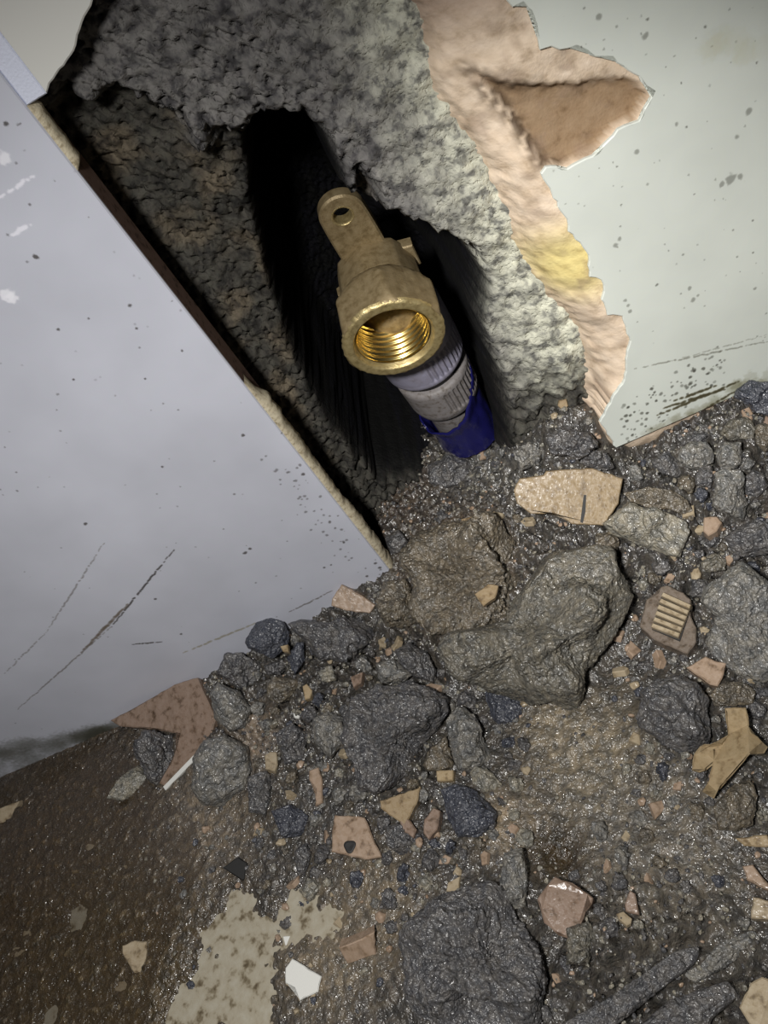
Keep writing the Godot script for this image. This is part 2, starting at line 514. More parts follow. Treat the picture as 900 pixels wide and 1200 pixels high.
# ------------------------------------------------------------------ wall: cement with the hole, tiles set on it
func build_wall():
	var hole := wall_poly([60, 105, 78, 85, 92, 110, 108, 117, 120, 97, 150, 100, 185, 120, 212, 128, 222, 148, 237, 182, 245, 175, 234, 135, 262, 150, 280, 152, 300, 128, 330, 122, 365, 135, 385, 150, 398, 178, 404, 215, 412, 224, 415, 192, 422, 188, 434, 200, 446, 222, 450, 240, 480, 252, 520, 268, 545, 282, 562, 292, 573, 318, 570, 345, 567, 370, 575, 400, 592, 440, 604, 480, 606, 540], -0.012)
	hole.append_array([Vector2(0.05, -0.05), Vector2(-0.03, -0.05), Vector2(-0.03, 0.17)])
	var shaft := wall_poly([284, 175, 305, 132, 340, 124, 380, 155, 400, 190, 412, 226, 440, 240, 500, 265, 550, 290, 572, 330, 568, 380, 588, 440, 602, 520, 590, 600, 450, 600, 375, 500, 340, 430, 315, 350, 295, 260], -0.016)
	var yellowish := wall_poly([560, 300, 600, 330, 640, 420, 620, 470, 590, 430, 575, 380], -0.011)
	var x0 := -0.04
	var y0 := -0.02
	var st := 0.00065
	var nx := 346
	var ny := 374
	var v := PackedVector3Array()
	var c := PackedColorArray()
	v.resize(nx * ny)
	c.resize(nx * ny)
	var base := Color(0.52, 0.51, 0.52).srgb_to_linear()
	var wet := Color(0.35, 0.34, 0.325).srgb_to_linear()
	var brown := Color(0.48, 0.44, 0.39).srgb_to_linear()
	for j in ny:
		for i in nx:
			var x := x0 + i * st
			var y := y0 + j * st
			var p := Vector2(x + 0.0016 * n_mid.get_noise_2d(x, y), y + 0.0016 * n_mid.get_noise_2d(x + 5.0, y))
			var relief := 0.0013 * n_lump.get_noise_2d(x, y) + lerpf(0.0008, 0.00025, smoothed(0.03, 0.05, x)) * n_mid.get_noise_2d(x, y + 3.0) + lerpf(0.0004, 0.00015, smoothed(0.03, 0.05, x)) * n_fine.get_noise_2d(x, y) - lerpf(0.0018, 0.0003, smoothed(0.03, 0.05, x)) * smoothed(0.22, 0.42, n_mid.get_noise_2d(x * 1.3 + 9.0, y * 1.3))
			relief -= 0.004 * smoothed(0.06, 0.035, y + 0.01 * n_lump.get_noise_2d(x, y)) * (0.6 * n_mid.get_noise_2d(x * 0.8, y * 0.8) + 0.45)
			var z := -0.0105 + relief
			var d1 := -1.0
			var d2 := -1.0
			if x < 0.085:
				d1 = signed_dist(p, hole)
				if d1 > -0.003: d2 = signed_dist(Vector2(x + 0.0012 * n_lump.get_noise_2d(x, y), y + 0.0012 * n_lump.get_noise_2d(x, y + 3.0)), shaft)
			var k := smoothed(-0.0006, 0.0028, d1)
			z -= k * 0.011 + 0.25 * maxf(0.0, d1) + 0.001 * k * n_mid.get_noise_2d(x + 2.0, y)
			z -= 0.05 * smoothed(0.0, 0.007, d2) + 0.6 * maxf(0.0, d2)
			# cement rolls back towards the hole on the right-hand strip
			z -= 0.004 * smoothed(0.018, 0.0, absf(d1)) * (1.0 - k) * smoothed(0.03, 0.045, x) * smoothed(0.11, 0.09, y)
			v[j * nx + i] = Vector3(x, y, z)
			var t := 1.0 + 0.3 * n_lump.get_noise_2d(x + 11.0, y)
			var col := base.lerp(Color(0.93, 0.93, 0.88).srgb_to_linear(), smoothed(0.038, 0.07, x + 0.006 * n_lump.get_noise_2d(x, y + 8.0)))
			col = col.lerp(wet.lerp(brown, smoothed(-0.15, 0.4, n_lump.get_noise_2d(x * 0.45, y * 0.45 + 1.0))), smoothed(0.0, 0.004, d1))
			col = col.lerp(wet, smoothed(0.066, 0.04, y + 0.012 * n_lump.get_noise_2d(x, y)))     # damp foot of the wall
			col = col.lerp(Color(0.075, 0.075, 0.085).srgb_to_linear(), smoothed(-0.002, 0.002, d2))  # shade of the deep shaft put into the cement colour
			c[j * nx + i] = Color(col.r * t, col.g * t, col.b * t)
	var n := PackedVector3Array()
	n.resize(nx * ny)
	for j in ny:
		for i in nx:
			n[j * nx + i] = (v[j * nx + mini(i + 1, nx - 1)] - v[j * nx + maxi(i - 1, 0)]).cross(v[mini(j + 1, ny - 1) * nx + i] - v[maxi(j - 1, 0) * nx + i]).normalized()
	var ix := PackedInt32Array()
	for j in ny - 1:
		for i in nx - 1:
			var a := j * nx + i
			ix.append_array([a, a + nx, a + 1, a + 1, a + nx, a + nx + 1])
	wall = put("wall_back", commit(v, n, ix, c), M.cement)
	tag(wall, "rough grey cement wall broken open into a dark hole", "", "", "structure")
	put("core", box_mesh(Vector3(-0.45, -0.05, -0.14), Vector3(0.35, 0.35, -0.13)), M.mortar, wall)
	build_left_tile()
	build_right_tile()

func stain_image(box: Rect2, w: int, h: int, base: Color, seed_no: int) -> Image:
	var im := Image.create(w, h, false, Image.FORMAT_RGB8)
	var n := FastNoiseLite.new()
	n.frequency = 0.006
	n.fractal_octaves = 4
	n.seed = seed_no
	for j in h:
		for i in w:
			var k := 1.0 + 0.045 * n.get_noise_2d(i, j)
			im.set_pixel(i, j, Color(base.r * k, base.g * k, base.b * k))
	return im

func dab(im: Image, box: Rect2, p: Vector2, r_mm: float, col: Color, a: float):
	var w := im.get_width()
	var h := im.get_height()
	var cx := (p.x - box.position.x) / box.size.x * w
	var cy := (1.0 - (p.y - box.position.y) / box.size.y) * h
	var r := r_mm * 0.001 / box.size.x * w
	for j in range(maxi(0, int(cy - r - 1)), mini(h, int(cy + r + 2))):
		for i in range(maxi(0, int(cx - r - 1)), mini(w, int(cx + r + 2))):
			var d := Vector2(i + 0.5 - cx, j + 0.5 - cy).length() / r
			d += 0.45 * n_lump.get_noise_2d(i * 0.0012 + seed_shift(p), j * 0.0012)
			var k := a * (1.0 - smoothed(0.55, 1.0, d))
			if k > 0.0: im.set_pixel(i, j, im.get_pixel(i, j).lerp(col, k))

func seed_shift(p: Vector2) -> float:
	return p.x * 37.0 + p.y * 11.0

func streak(im: Image, box: Rect2, a: Vector2, b: Vector2, w_mm: float, col: Color, alpha: float, gaps := 0.0):
	var q0 := on_wall(a, 0.0)
	var q1 := on_wall(b, 0.0)
	var l := q0.distance_to(q1)
	var k := int(l / 0.0002)
	for i in k:
		var t := float(i) / k
		if n_fine.get_noise_2d(t * l * 0.6, a.x) < gaps - 0.35: continue
		var p := q0.lerp(q1, t)
		dab(im, box, Vector2(p.x, p.y) + Vector2(0, 0.0004 * n_mid.get_noise_2d(t * l, a.y)), w_mm * (0.7 + 0.5 * sin(t * PI)), col, alpha)

func glaze_material(called: String, im: Image, rough: float) -> StandardMaterial3D:
	var m := StandardMaterial3D.new()
	m.resource_name = called
	m.albedo_texture = ImageTexture.create_from_image(im)
	m.roughness = rough
	M[called] = m
	return m

func build_left_tile():
	var box := Rect2(-0.25, 0.0, 0.25, 0.25)
	var im := stain_image(box, 1024, 1024, Color(0.79, 0.8, 0.845), 3)
	var dirt := Color(0.3, 0.29, 0.29)
	rng.seed = 41
	for a in [[100, 614, 0.9], [152, 358, 0.7], [213, 411, 0.5], [285, 510, 0.7], [173, 288, 0.5], [42, 301, 0.9], [7, 145, 0.7], [190, 547, 0.6], [355, 556, 0.9], [287, 648, 1.0], [293, 643, 0.8], [380, 665, 0.6], [388, 662, 0.7], [430, 675, 0.8], [182, 702, 0.6], [212, 743, 0.7], [300, 683, 0.5], [262, 620, 0.5], [345, 570, 0.4], [160, 385, 0.4], [330, 508, 0.4], [170, 444, 0.4], [86, 445, 0.4], [280, 693, 0.4], [68, 386, 0.5], [104, 373, 0.4], [403, 636, 0.6], [440, 660, 0.9], [445, 665, 0.8], [452, 672, 0.9]]:
		var p := on_wall(Vector2(a[0], a[1]), 0.0)
		dab(im, box, Vector2(p.x, p.y), a[2] * 0.75, dirt, 0.8)
	for i in 170:
		var p := on_wall(Vector2(rng.randf_range(-20, 470), rng.randf_range(80, 860)), 0.0)
		dab(im, box, Vector2(p.x, p.y), rng.randf_range(0.15, 0.4), dirt, rng.randf_range(0.15, 0.6))
	for i in 60:
		var t := rng.randf()
		var p := on_wall(Vector2(340 + 115 * t, 530 + 140 * t) + Vector2(rng.randf_range(-40, 0), rng.randf_range(-4, 18)), 0.0)
		dab(im, box, Vector2(p.x, p.y), rng.randf_range(0.2, 0.6), dirt, 0.5)
	var scr := Color(0.5, 0.49, 0.49)
	streak(im, box, Vector2(204, 644), Vector2(130, 735), 0.35, dirt, 0.55)
	streak(im, box, Vector2(150, 708), Vector2(95, 765), 0.6, Color(0.42, 0.38, 0.34), 0.35)
	streak(im, box, Vector2(130, 735), Vector2(20, 832), 0.3, scr, 0.5)
	streak(im, box, Vector2(122, 636), Vector2(55, 740), 0.3, scr, 0.4, 0.1)
	streak(im, box, Vector2(55, 740), Vector2(5, 790), 0.3, scr, 0.35, 0.1)
	streak(im, box, Vector2(155, 755), Vector2(190, 752), 0.35, dirt, 0.6)
	streak(im, box, Vector2(338, 718), Vector2(390, 692), 0.35, scr, 0.6, 0.1)
	streak(im, box, Vector2(215, 765), Vector2(300, 730), 0.5, Color(0.62, 0.6, 0.54), 0.4, 0.1)
	for a in [[8, 345, 1.8], [14, 350, 1.5], [4, 185, 1.5]]:
		var p := on_wall(Vector2(a[0], a[1]), 0.0)
		dab(im, box, Vector2(p.x, p.y), a[2], Color(0.97, 0.97, 1.0), 0.8)
	streak(im, box, Vector2(0, 232), Vector2(40, 205), 0.4, Color(0.95, 0.95, 0.99), 0.7, 0.1)
	streak(im, box, Vector2(14, 275), Vector2(36, 262), 0.5, Color(0.95, 0.95, 0.99), 0.7, 0.1)
	for i in 120:                                    # soft shadow painted into the glaze at the tile foot, deepest at left
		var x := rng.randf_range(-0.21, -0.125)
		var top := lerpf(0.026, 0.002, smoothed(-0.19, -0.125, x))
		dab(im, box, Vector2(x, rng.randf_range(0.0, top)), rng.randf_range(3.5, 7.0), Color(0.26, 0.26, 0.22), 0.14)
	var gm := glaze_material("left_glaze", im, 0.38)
	var t := Node3D.new()
	t.name = "wall_tile"
	wall.add_child(t, true)
	tag(t, "large whitish wall tile with cut edge at the left of the hole")
	var outline := PackedVector2Array([Vector2(-0.25, 0.0), Vector2(TILE_EDGE, 0.0), Vector2(TILE_EDGE, 0.25), Vector2(-0.25, 0.25)])
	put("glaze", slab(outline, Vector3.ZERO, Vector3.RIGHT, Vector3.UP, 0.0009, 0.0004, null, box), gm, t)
	put("biscuit", slab(outline, Vector3(0.0, 0, -0.0009), Vector3.RIGHT, Vector3.UP, 0.0075, 0.0002), M.biscuit_edge, t)
	# pale mortar left on the lower part of the cut edge, and grout on its upper part
	put("mortar_smear", edge_strip(0.012, on_wall(Vector2(292, 447), 0.0).y, 0.0026, 0.0068, 9), M.mortar, t)
	put("grout_remnant", edge_strip(on_wall(Vector2(102, 195), 0.0).y, on_wall(Vector2(53, 112), 0.0).y, 0.0022, 0.0058, 21), M.mortar, t)

func edge_strip(ya: float, yb: float, thick: float, deep: float, sd: int) -> ArrayMesh:   # a crust stuck on the tile's right edge
	var k := int((yb - ya) / 0.0008)
	var v := PackedVector3Array()
	var ix := PackedInt32Array()
	var ring := [Vector2(-0.0012, 0.0), Vector2(0.4, 0.02), Vector2(0.85, 0.12), Vector2(1.0, 0.4), Vector2(0.9, 0.75), Vector2(0.3, 1.0), Vector2(-0.0012, 1.0)]
	for i in k + 1:
		var y := lerpf(ya, yb, float(i) / k)
		var end := minf(1.0, 8.0 * minf(float(i) / k, 1.0 - float(i) / k) + 0.25)
		for q in ring.size():
			var w := thick * (0.85 + 0.4 * n_lump.get_noise_2d((y + sd) * 0.5, 0.3) + 0.16 * n_mid.get_noise_2d(y + sd, q * 0.002)) * end
			var d := deep * (0.9 + 0.35 * n_lump.get_noise_2d(y + sd, 4.0)) * lerpf(0.6, 1.0, end)
			v.append(Vector3(TILE_EDGE - 0.0003 + ring[q].x * w, y, -0.0004 - ring[q].y * d))
	var m := ring.size()
	for i in k:
		for q in m - 1:
			var a := i * m + q
			ix.append_array([a, a + m, a + 1, a + 1, a + m, a + m + 1])
	return commit(v, smooth_normals(v, ix), ix)

func build_right_tile():
	rng.seed = 77
	var t := Node3D.new()
	t.name = "wall_tile"
	wall.add_child(t, true)
	tag(t, "pale greenish white wall tile at the right, its glaze broken in a jagged line")
	var edge := wall_poly([640, -70, 606, -30, 593, 0, 601, 9, 613, 3, 623, 14, 628, 28, 631, 47, 633, 59, 646, 55, 656, 59, 676, 54, 687, 59, 697, 67, 718, 67, 730, 78, 749, 90, 757, 101, 767, 107, 749, 142, 724, 152, 702, 179, 687, 186, 665, 198, 640, 196, 634, 204, 645, 222, 657, 248, 665, 258, 666, 272, 680, 285, 690, 300, 691, 325, 705, 329, 708, 342, 705, 352, 712, 370, 730, 371, 739, 400, 735, 412, 732, 445, 717, 468, 703, 495, 712, 510, 722, 525], 0.0)
	var k := edge.size()
	edge.append_array([Vector2(0.25, 0.0265), Vector2(0.25, 0.25), Vector2(0.085, 0.25)])
	var smooth_edge := edge.duplicate()
	edge = jagged(edge, 0, k - 1, 0.0012, 0.00032)
	var box := Rect2(0.04, 0.0, 0.21, 0.25)
	var im := stain_image(box, 880, 1024, Color(0.835, 0.855, 0.825), 8)
	var dirt := Color(0.25, 0.25, 0.22)
	for a in [[702, 19, 0.9], [756, 42, 1.0], [856, 210, 2.0], [868, 207, 1.2], [846, 216, 1.0], [863, 160, 0.9], [878, 130, 1.2], [746, 178, 0.8], [793, 146, 0.7], [722, 287, 1.0], [726, 280, 0.8], [808, 338, 0.9], [812, 352, 1.1], [818, 346, 0.6], [733, 352, 0.8], [738, 365, 0.8], [736, 358, 0.6], [885, 338, 0.6], [807, 205, 0.4], [729, 219, 0.4]]:
		var p := on_wall(Vector2(a[0], a[1]), 0.0)
		dab(im, box, Vector2(p.x, p.y), a[2] * 0.75, dirt, 0.38)
	for i in 130:
		var p := on_wall(Vector2(rng.randf_range(640, 905), rng.randf_range(0, 500)), 0.0)
		dab(im, box, Vector2(p.x, p.y), rng.randf_range(0.12, 0.35), dirt, rng.randf_range(0.2, 0.6))
	for i in 110:
		var q := Vector2(rng.randf_range(728, 850), 0)
		q.y = lerpf(500, 425, (q.x - 728) / 122.0) + rng.randf_range(-25, 25)
		var p := on_wall(q, 0.0)
		dab(im, box, Vector2(p.x, p.y), rng.randf_range(0.25, 0.7), dirt, rng.randf_range(0.3, 0.75))
	var olive := Color(0.42, 0.4, 0.28)
	for i in 60:                                     # grime band along the foot of the tile
		var tt := rng.randf()
		var p := on_wall(Vector2(lerpf(760, 905, tt), lerpf(520, 440, tt) + rng.randf_range(-14, 6)), 0.0)
		dab(im, box, Vector2(p.x, p.y), rng.randf_range(1.5, 3.0), olive, 0.16)
	for a in [[770, 487, 868, 446], [778, 478, 850, 456], [800, 496, 862, 458], [806, 502, 848, 472], [790, 470, 840, 452], [826, 502, 870, 470]]:
		streak(im, box, Vector2(a[0], a[1]), Vector2(a[2], a[3]), 0.55, Color(0.3, 0.28, 0.2), 0.5, 0.05)
	streak(im, box, Vector2(740, 433), Vector2(900, 400), 0.3, Color(0.5, 0.5, 0.46), 0.45, 0.15)
	streak(im, box, Vector2(780, 425), Vector2(900, 392), 0.22, Color(0.5, 0.5, 0.46), 0.35, 0.2)
	for i in 10:
		var p := on_wall(Vector2(rng.randf_range(820, 900), rng.randf_range(42, 62)), 0.0)
		dab(im, box, Vector2(p.x, p.y), 3.0, Color(0.78, 0.78, 0.68), 0.12)
	put("glaze", wall_slab(edge, 0.0, 0.0009, 0.00025, box), glaze_material("right_glaze", im, 0.35), t)
	# the clay body: exposed where the glaze is gone, sloping back to the cement at its broken edge
	var outer := wall_poly([505, -70, 490, -10, 500, 12, 506, 35, 511, 59, 512, 84, 525, 112, 547, 140, 559, 162, 584, 199, 585, 210, 600, 240, 615, 280, 630, 305, 650, 345, 670, 365, 685, 385, 695, 420, 700, 460, 700, 492, 704, 518, 716, 527, 730, 535], -0.0085)
	outer.append_array([Vector2(0.25, 0.025), Vector2(0.25, 0.26), Vector2(0.06, 0.26)])
	var bowl := wall_poly([545, 80, 575, 88, 610, 93, 660, 89, 735, 82, 765, 106, 747, 140, 722, 151, 700, 178, 660, 197, 640, 197, 625, 185, 600, 145, 580, 120, 560, 100], -0.004)
	var x0 := 0.035
	var y0 := 0.01
	var st := 0.0008
	var nx := 120
	var ny := 250
	var v := PackedVector3Array()
	var c := PackedColorArray()
	v.resize(nx * ny)
	c.resize(nx * ny)
	var dg := PackedFloat32Array()
	dg.resize(nx * ny)
	var peach := Color(0.92, 0.85, 0.77).srgb_to_linear()
	var tan_c := Color(0.63, 0.54, 0.44).srgb_to_linear()
	var rose := Color(0.66, 0.58, 0.53).srgb_to_linear()
	var yellow_at := on_wall(Vector2(668, 305), -0.004)
	var brown_at := on_wall(Vector2(560, 80), -0.004)
	for j in ny:
		for i in nx:
			var p := Vector2(x0 + i * st, y0 + j * st)
			var jp := p + Vector2(n_mid.get_noise_2d(p.x, p.y), n_mid.get_noise_2d(p.x + 4.0, p.y)) * 0.0008
			var gd := -signed_dist(p, smooth_edge)
			var od := signed_dist(jp, outer)
			dg[j * nx + i] = gd
			var z := -0.0009
			var bw := -1.0
			if gd > 0.0:
				var u := gd / (gd + maxf(od, 0.0) + 1e-6)
				z = -0.0011 - 0.0068 * pow(u, 1.7)
				bw = signed_dist(jp, bowl)
				z -= 0.0026 * smoothed(0.0, 0.0022, bw) - 0.00035 * n_lump.get_noise_2d(p.x, p.y) * smoothed(0.0, 0.002, gd)
				z -= 0.0002 * n_mid.get_noise_2d(p.x, p.y + 2.0)
			if od < 0.0:
				z = minf(z, -0.0083) + 1.6 * od
			v[j * nx + i] = Vector3(p.x, p.y, z)
			var col := peach.lerp(rose, smoothed(0.145, 0.165, p.y))
			col = col.lerp(tan_c, smoothed(0.0, 0.002, bw))
			var yd := Vector2(p.x - yellow_at.x, p.y - yellow_at.y).length()
			col = col.lerp(Color(0.92, 0.86, 0.58).srgb_to_linear(), 0.9 * (1.0 - smoothed(0.003, 0.017, yd)))
			var crack := smoothed(0.0035, 0.0, absf(bw - 0.0008)) * smoothed(0.0, 0.3, n_mid.get_noise_2d(p.x, p.y) + 0.25) * smoothed(0.084, 0.074, p.x)
			col = col.lerp(Color(0.33, 0.26, 0.2).srgb_to_linear(), crack * 0.8)
			col = col.lerp(Color(0.6, 0.52, 0.45).srgb_to_linear(), 0.5 * smoothed(0.1, 0.5, n_lump.get_noise_2d(p.x + 20.0, p.y)))
			c[j * nx + i] = col
	var n := PackedVector3Array()
	n.resize(nx * ny)
	for j in ny:
		for i in nx:
			n[j * nx + i] = (v[j * nx + mini(i + 1, nx - 1)] - v[j * nx + maxi(i - 1, 0)]).cross(v[mini(j + 1, ny - 1) * nx + i] - v[maxi(j - 1, 0) * nx + i]).normalized()
	var ix := PackedInt32Array()
	for j in ny - 1:
		for i in nx - 1:
			var a := j * nx + i
			if v[a].z < -0.03 and v[a + nx + 1].z < -0.03: continue
			if dg[a] < -0.003 and dg[a + nx + 1] < -0.003: continue
			ix.append_array([a, a + nx, a + 1, a + 1, a + nx, a + nx + 1])
	put("biscuit", commit(v, n, ix, c), M.biscuit, t)
	var under := PackedVector2Array([Vector2(0.085, 0.0275), Vector2(0.25, 0.0275), Vector2(0.25, 0.25), Vector2(0.13, 0.25), Vector2(0.105, 0.12), Vector2(0.085, 0.06)])
	put("biscuit_back", wall_slab(under, -0.00092, 0.0078, 0.0), M.biscuit_edge, t)
	# what is left of the same tile in the upper left corner, and the grout line beside it
	var r := Node3D.new()
	r.name = "wall_tile"
	wall.add_child(r, true)
	tag(r, "small leftover corner of white wall tile at the top left")
	var rem := wall_poly([50, 113, 58, 99, 66, 88, 75, 78, 83, 66, 89, 54, 91, 42, 96, 28, 103, 14, 112, -6, 140, -50], 0.0)
	var q := rem.size()
	rem[0].x = -0.0052
	rem.append_array([Vector2(0.03, 0.25), Vector2(-0.0052, 0.25)])
	rem = jagged(rem, 0, q - 1, 0.001, 0.00018)
	put("glaze", wall_slab(rem, -0.0002, 0.0009, 0.0003), M.white_glaze, r)
	var rem_b := PackedVector2Array()
	for p in rem: rem_b.append(p - Vector2(0.0006, 0.0) if p.y < 0.24 and p.x > -0.0045 else p)
	put("biscuit", wall_slab(rem_b, -0.0011, 0.0072, 0.0001), M.biscuit_edge, r)
	var joint := put("grout_joint", box_mesh(Vector3(TILE_EDGE, on_wall(Vector2(52, 113), 0.0).y, -0.0085), Vector3(-0.0052, 0.25, -0.0004)), M.grout, wall)
	tag(joint, "pale bluish grout line between the two tiles at the top left")

# ------------------------------------------------------------------ brass wall elbow on its pipe
func lathe(o: Vector3, ax: Vector3, ux: Vector3, prof: Array, seg: int, radius: Callable) -> ArrayMesh:   # prof: [[along, r], ...]; radius(r, angle, along) shapes it
	var vx := ax.cross(ux)
	var v := PackedVector3Array()
	var ix := PackedInt32Array()
	for i in prof.size():
		for s in seg:
			var th := TAU * s / seg
			var r: float = radius.call(prof[i][1], th, prof[i][0])
			v.append(o + ax * prof[i][0] + (ux * cos(th) + vx * sin(th)) * r)
	for i in prof.size() - 1:
		for s in seg:
			var a := i * seg + s
			var b := i * seg + (s + 1) % seg
			ix.append_array([a, a + seg, b, b, a + seg, b + seg])
	return commit(v, smooth_normals(v, ix), ix)

func joined(list: Array) -> ArrayMesh:
	var st := SurfaceTool.new()
	for m in list: st.append_from(m, 0, Transform3D())
	return st.commit()

func build_elbow():
	var mouth := on_wall(Vector2(462, 398), -0.004)
	var yw := deg_to_rad(-4.0)
	var dr := deg_to_rad(10.0)
	var a := Vector3(sin(yw) * cos(dr), -sin(dr), cos(yw) * cos(dr))
	var u := (Vector3.UP - a * a.y).normalized()
	var r := u.cross(a)
	var inw := -a
	var o := node("pipe_elbow", mouth + inw * 0.02 - u * 0.075)
	tag(o, "brass threaded wall elbow on a grey and blue pipe inside the hole", "pipe elbow")
	var base := o.position
	var plain := func(q: float, _t: float, _l: float) -> float: return q
	var hex_k := func(q: float, th: float, l: float) -> float:
		var w := fposmod(th + 0.3, PI / 3.0) - PI / 6.0
		var flat := 0.0122 / cos(w)
		return minf(q, flat) if l > 0.0005 else minf(q, flat) + 0.0002 * n_fine.get_noise_2d(th * 0.006, l)
	var m0 := mouth - base
	# outer hexagon, from behind forward to the rim
	var prof := [[0.0152, 0.0085], [0.015, 0.0108], [0.0136, 0.0118], [0.012, 0.0129], [0.0104, 0.0138], [0.0094, 0.0143], [0.004, 0.0143], [0.0018, 0.0139], [0.0006, 0.0133], [0.0, 0.0128]]
	var flipped := []
	for p in prof: flipped.append([-p[0], p[1]])
	var hex := put("hex_socket", lathe(m0, a, u, flipped, 120, hex_k), M.brass_cast, o)
	var burr := func(q: float, th: float, l: float) -> float: return q + 0.00028 * n_mid.get_noise_2d(th * 0.02, q) * smoothstep(0.0105, 0.013, q)
	var rim := []
	for p in [[-0.0008, 0.0131], [-0.0002, 0.0129], [0.0002, 0.0125], [0.0003, 0.0121], [0.0003, 0.0112], [0.0003, 0.0106], [0.0002, 0.0103], [-0.0003, 0.01], [-0.0012, 0.0096]]: rim.append(p)
	put("rim", lathe(m0, a, u, rim, 160, burr), M.brass_rim, hex)
	# bore with its thread: a helix of 1.8 mm pitch, then the end wall
	var bore := []
	for i in 96: bore.append([-0.0008 - 0.0145 * i / 95.0, 0.0093])
	var thread := func(q: float, th: float, l: float) -> float:
		var ph := fposmod(l / 0.0018 + th / TAU, 1.0)
		var tooth := 1.0 - absf(ph - 0.5) * 2.0
		return q + 0.00055 * (smoothstep(0.15, 0.75, tooth) - 0.6)
	var bm := lathe(m0, a, u, bore, 96, thread)
	var back := lathe(m0, a, u, [[-0.0153, 0.0093], [-0.0158, 0.0086], [-0.016, 0.006], [-0.0185, 0.0056], [-0.021, 0.0045], [-0.022, 0.002], [-0.022, 0.0001]], 96, plain)
	put("thread", joined([bm, back]), M.brass_bright, hex).set_meta("label", "bright gold internal thread")
	# cast body behind the hexagon, bending down to the outlet
	var bodyp := []
	for i in 25:
		var l := 0.0135 + 0.0135 * i / 24.0
		var k := (l - 0.0135) / 0.0135
		bodyp.append([-l, 0.0112 - 0.0006 * k - 0.004 * smoothstep(0.9, 1.0, k)])
	bodyp.reverse()
	bodyp.insert(0, [-0.0272, 0.0001])
	var facet := func(q: float, th: float, _l: float) -> float:
		var w := fposmod(th, PI / 4.0) - PI / 8.0
		return lerpf(q, q * 0.94 / cos(w), 0.7)
	var b1 := lathe(m0, a, u, bodyp, 96, facet)
	var b2 := lathe(m0 + inw * 0.0205, -u, a, [[0.0, 0.0001], [0.0, 0.0095], [0.008, 0.0098], [0.015, 0.0098], [0.0152, 0.0001]], 72, plain)
	put("body", joined([b1, b2]), M.brass_cast, o)
	# flat lug with the screw hole, above the body
	var tongue := put("mounting_lug", lug(m0 + inw * 0.0245, r, u, a, 0.0208, 0.0058, 0.0024, 0.0032), M.brass_cast, o)
	put("screw_hole", lathe(m0 + inw * 0.0245 + u * 0.0208, a, u, [[0.00005, 0.0029], [0.0002, 0.0026], [-0.0003, 0.0023], [-0.0033, 0.0023]], 40, plain), M.brass_rim, tongue)
	for s in [[-1.0, 0.0118, -0.004], [1.0, 0.0116, 0.001]]:
		var p := PackedVector2Array([Vector2(0.004, -0.004 + s[2]), Vector2(s[1], -0.004 + s[2]), Vector2(s[1] + 0.0002, 0.003 + s[2]), Vector2(0.006, 0.0045 + s[2])])
		for i in p.size(): p[i].x *= s[0]
		put("side_lug", slab(p, m0 + inw * 0.0235, r, u, 0.0032, 0.0004), M.brass_cast, o)
	# grey push-fit collars, ribbed, on the outlet
	var top := m0 + inw * 0.0205 - u * 0.0118
	var ribs := func(from: float, to: float, h: float) -> Callable:
		return func(q: float, th: float, l: float) -> float:
			if l < from or l > to: return q
			var e := smoothstep(from, from + 0.0006, l) * (1.0 - smoothstep(to - 0.0006, to, l))
			var band := smoothstep(0.72, 0.8, cos(th + 0.75))
			return q - h * e * band * smoothstep(0.1, 0.45, cos(th * 44.0))
	put("upper_collar", lathe(top, -u, a, [[-0.001, 0.0095], [0.0, 0.0116], [0.001, 0.0123], [0.0104, 0.0124], [0.0108, 0.0124], [0.0112, 0.0124], [0.0118, 0.0124], [0.015, 0.0124], [0.0182, 0.0123], [0.0188, 0.0122], [0.0192, 0.0122], [0.0196, 0.0122], [0.0205, 0.0122], [0.0213, 0.0117], [0.0216, 0.0108], [0.0216, 0.006]], 264, ribs.call(0.0105, 0.0195, 0.0006)), M.grey_plastic, o)
	put("seal_ring", lathe(top - u * 0.0212, -u, a, [[0.0, 0.0094], [0.005, 0.0094]], 72, plain), M.black_rubber, o)
	put("lower_collar", lathe(top - u * 0.0252, -u, a, [[0.0, 0.006], [0.0, 0.0103], [0.0009, 0.0113], [0.0024, 0.0113], [0.0028, 0.0113], [0.0032, 0.0113], [0.007, 0.0112], [0.0112, 0.0111], [0.0116, 0.0111], [0.012, 0.0111], [0.0128, 0.011], [0.0145, 0.0106], [0.0155, 0.0098], [0.0155, 0.006]], 264, ribs.call(0.0025, 0.012, 0.0006)), M.dirty_plastic, o)
	var pipe := put("pipe", lathe(top - u * 0.039, -u, a, [[0.0, 0.0083], [0.03, 0.0083], [0.03, 0.0001]], 72, plain), M.dirty_plastic, o)
	# torn blue sleeve, standing up on one side
	var so := top - u * 0.0395
	var st_v := PackedVector3Array()
	var ix := PackedInt32Array()
	var seg := 96
	var rows := 14
	for layer in 2:
		for i in rows + 1:
			for s in seg:
				var th := TAU * s / seg
				var up := 0.012 * pow(maxf(0.0, cos(th + 1.7)), 2.0) - 0.007 * pow(maxf(0.0, cos(th - 1.1)), 0.8) - 0.001 + 0.0007 * n_mid.get_noise_2d(th * 0.01, 0.0)
				var l := lerpf(up, -0.024, float(i) / rows)
				var rr := 0.0101 + 0.0013 * smoothstep(0.3, 0.0, float(i) / rows) - 0.0006 * layer + 0.0005 * n_lump.get_noise_2d(th * 0.02, l)
				st_v.append(so + u * l + (a * cos(th) + (-u).cross(a) * sin(th)) * rr)
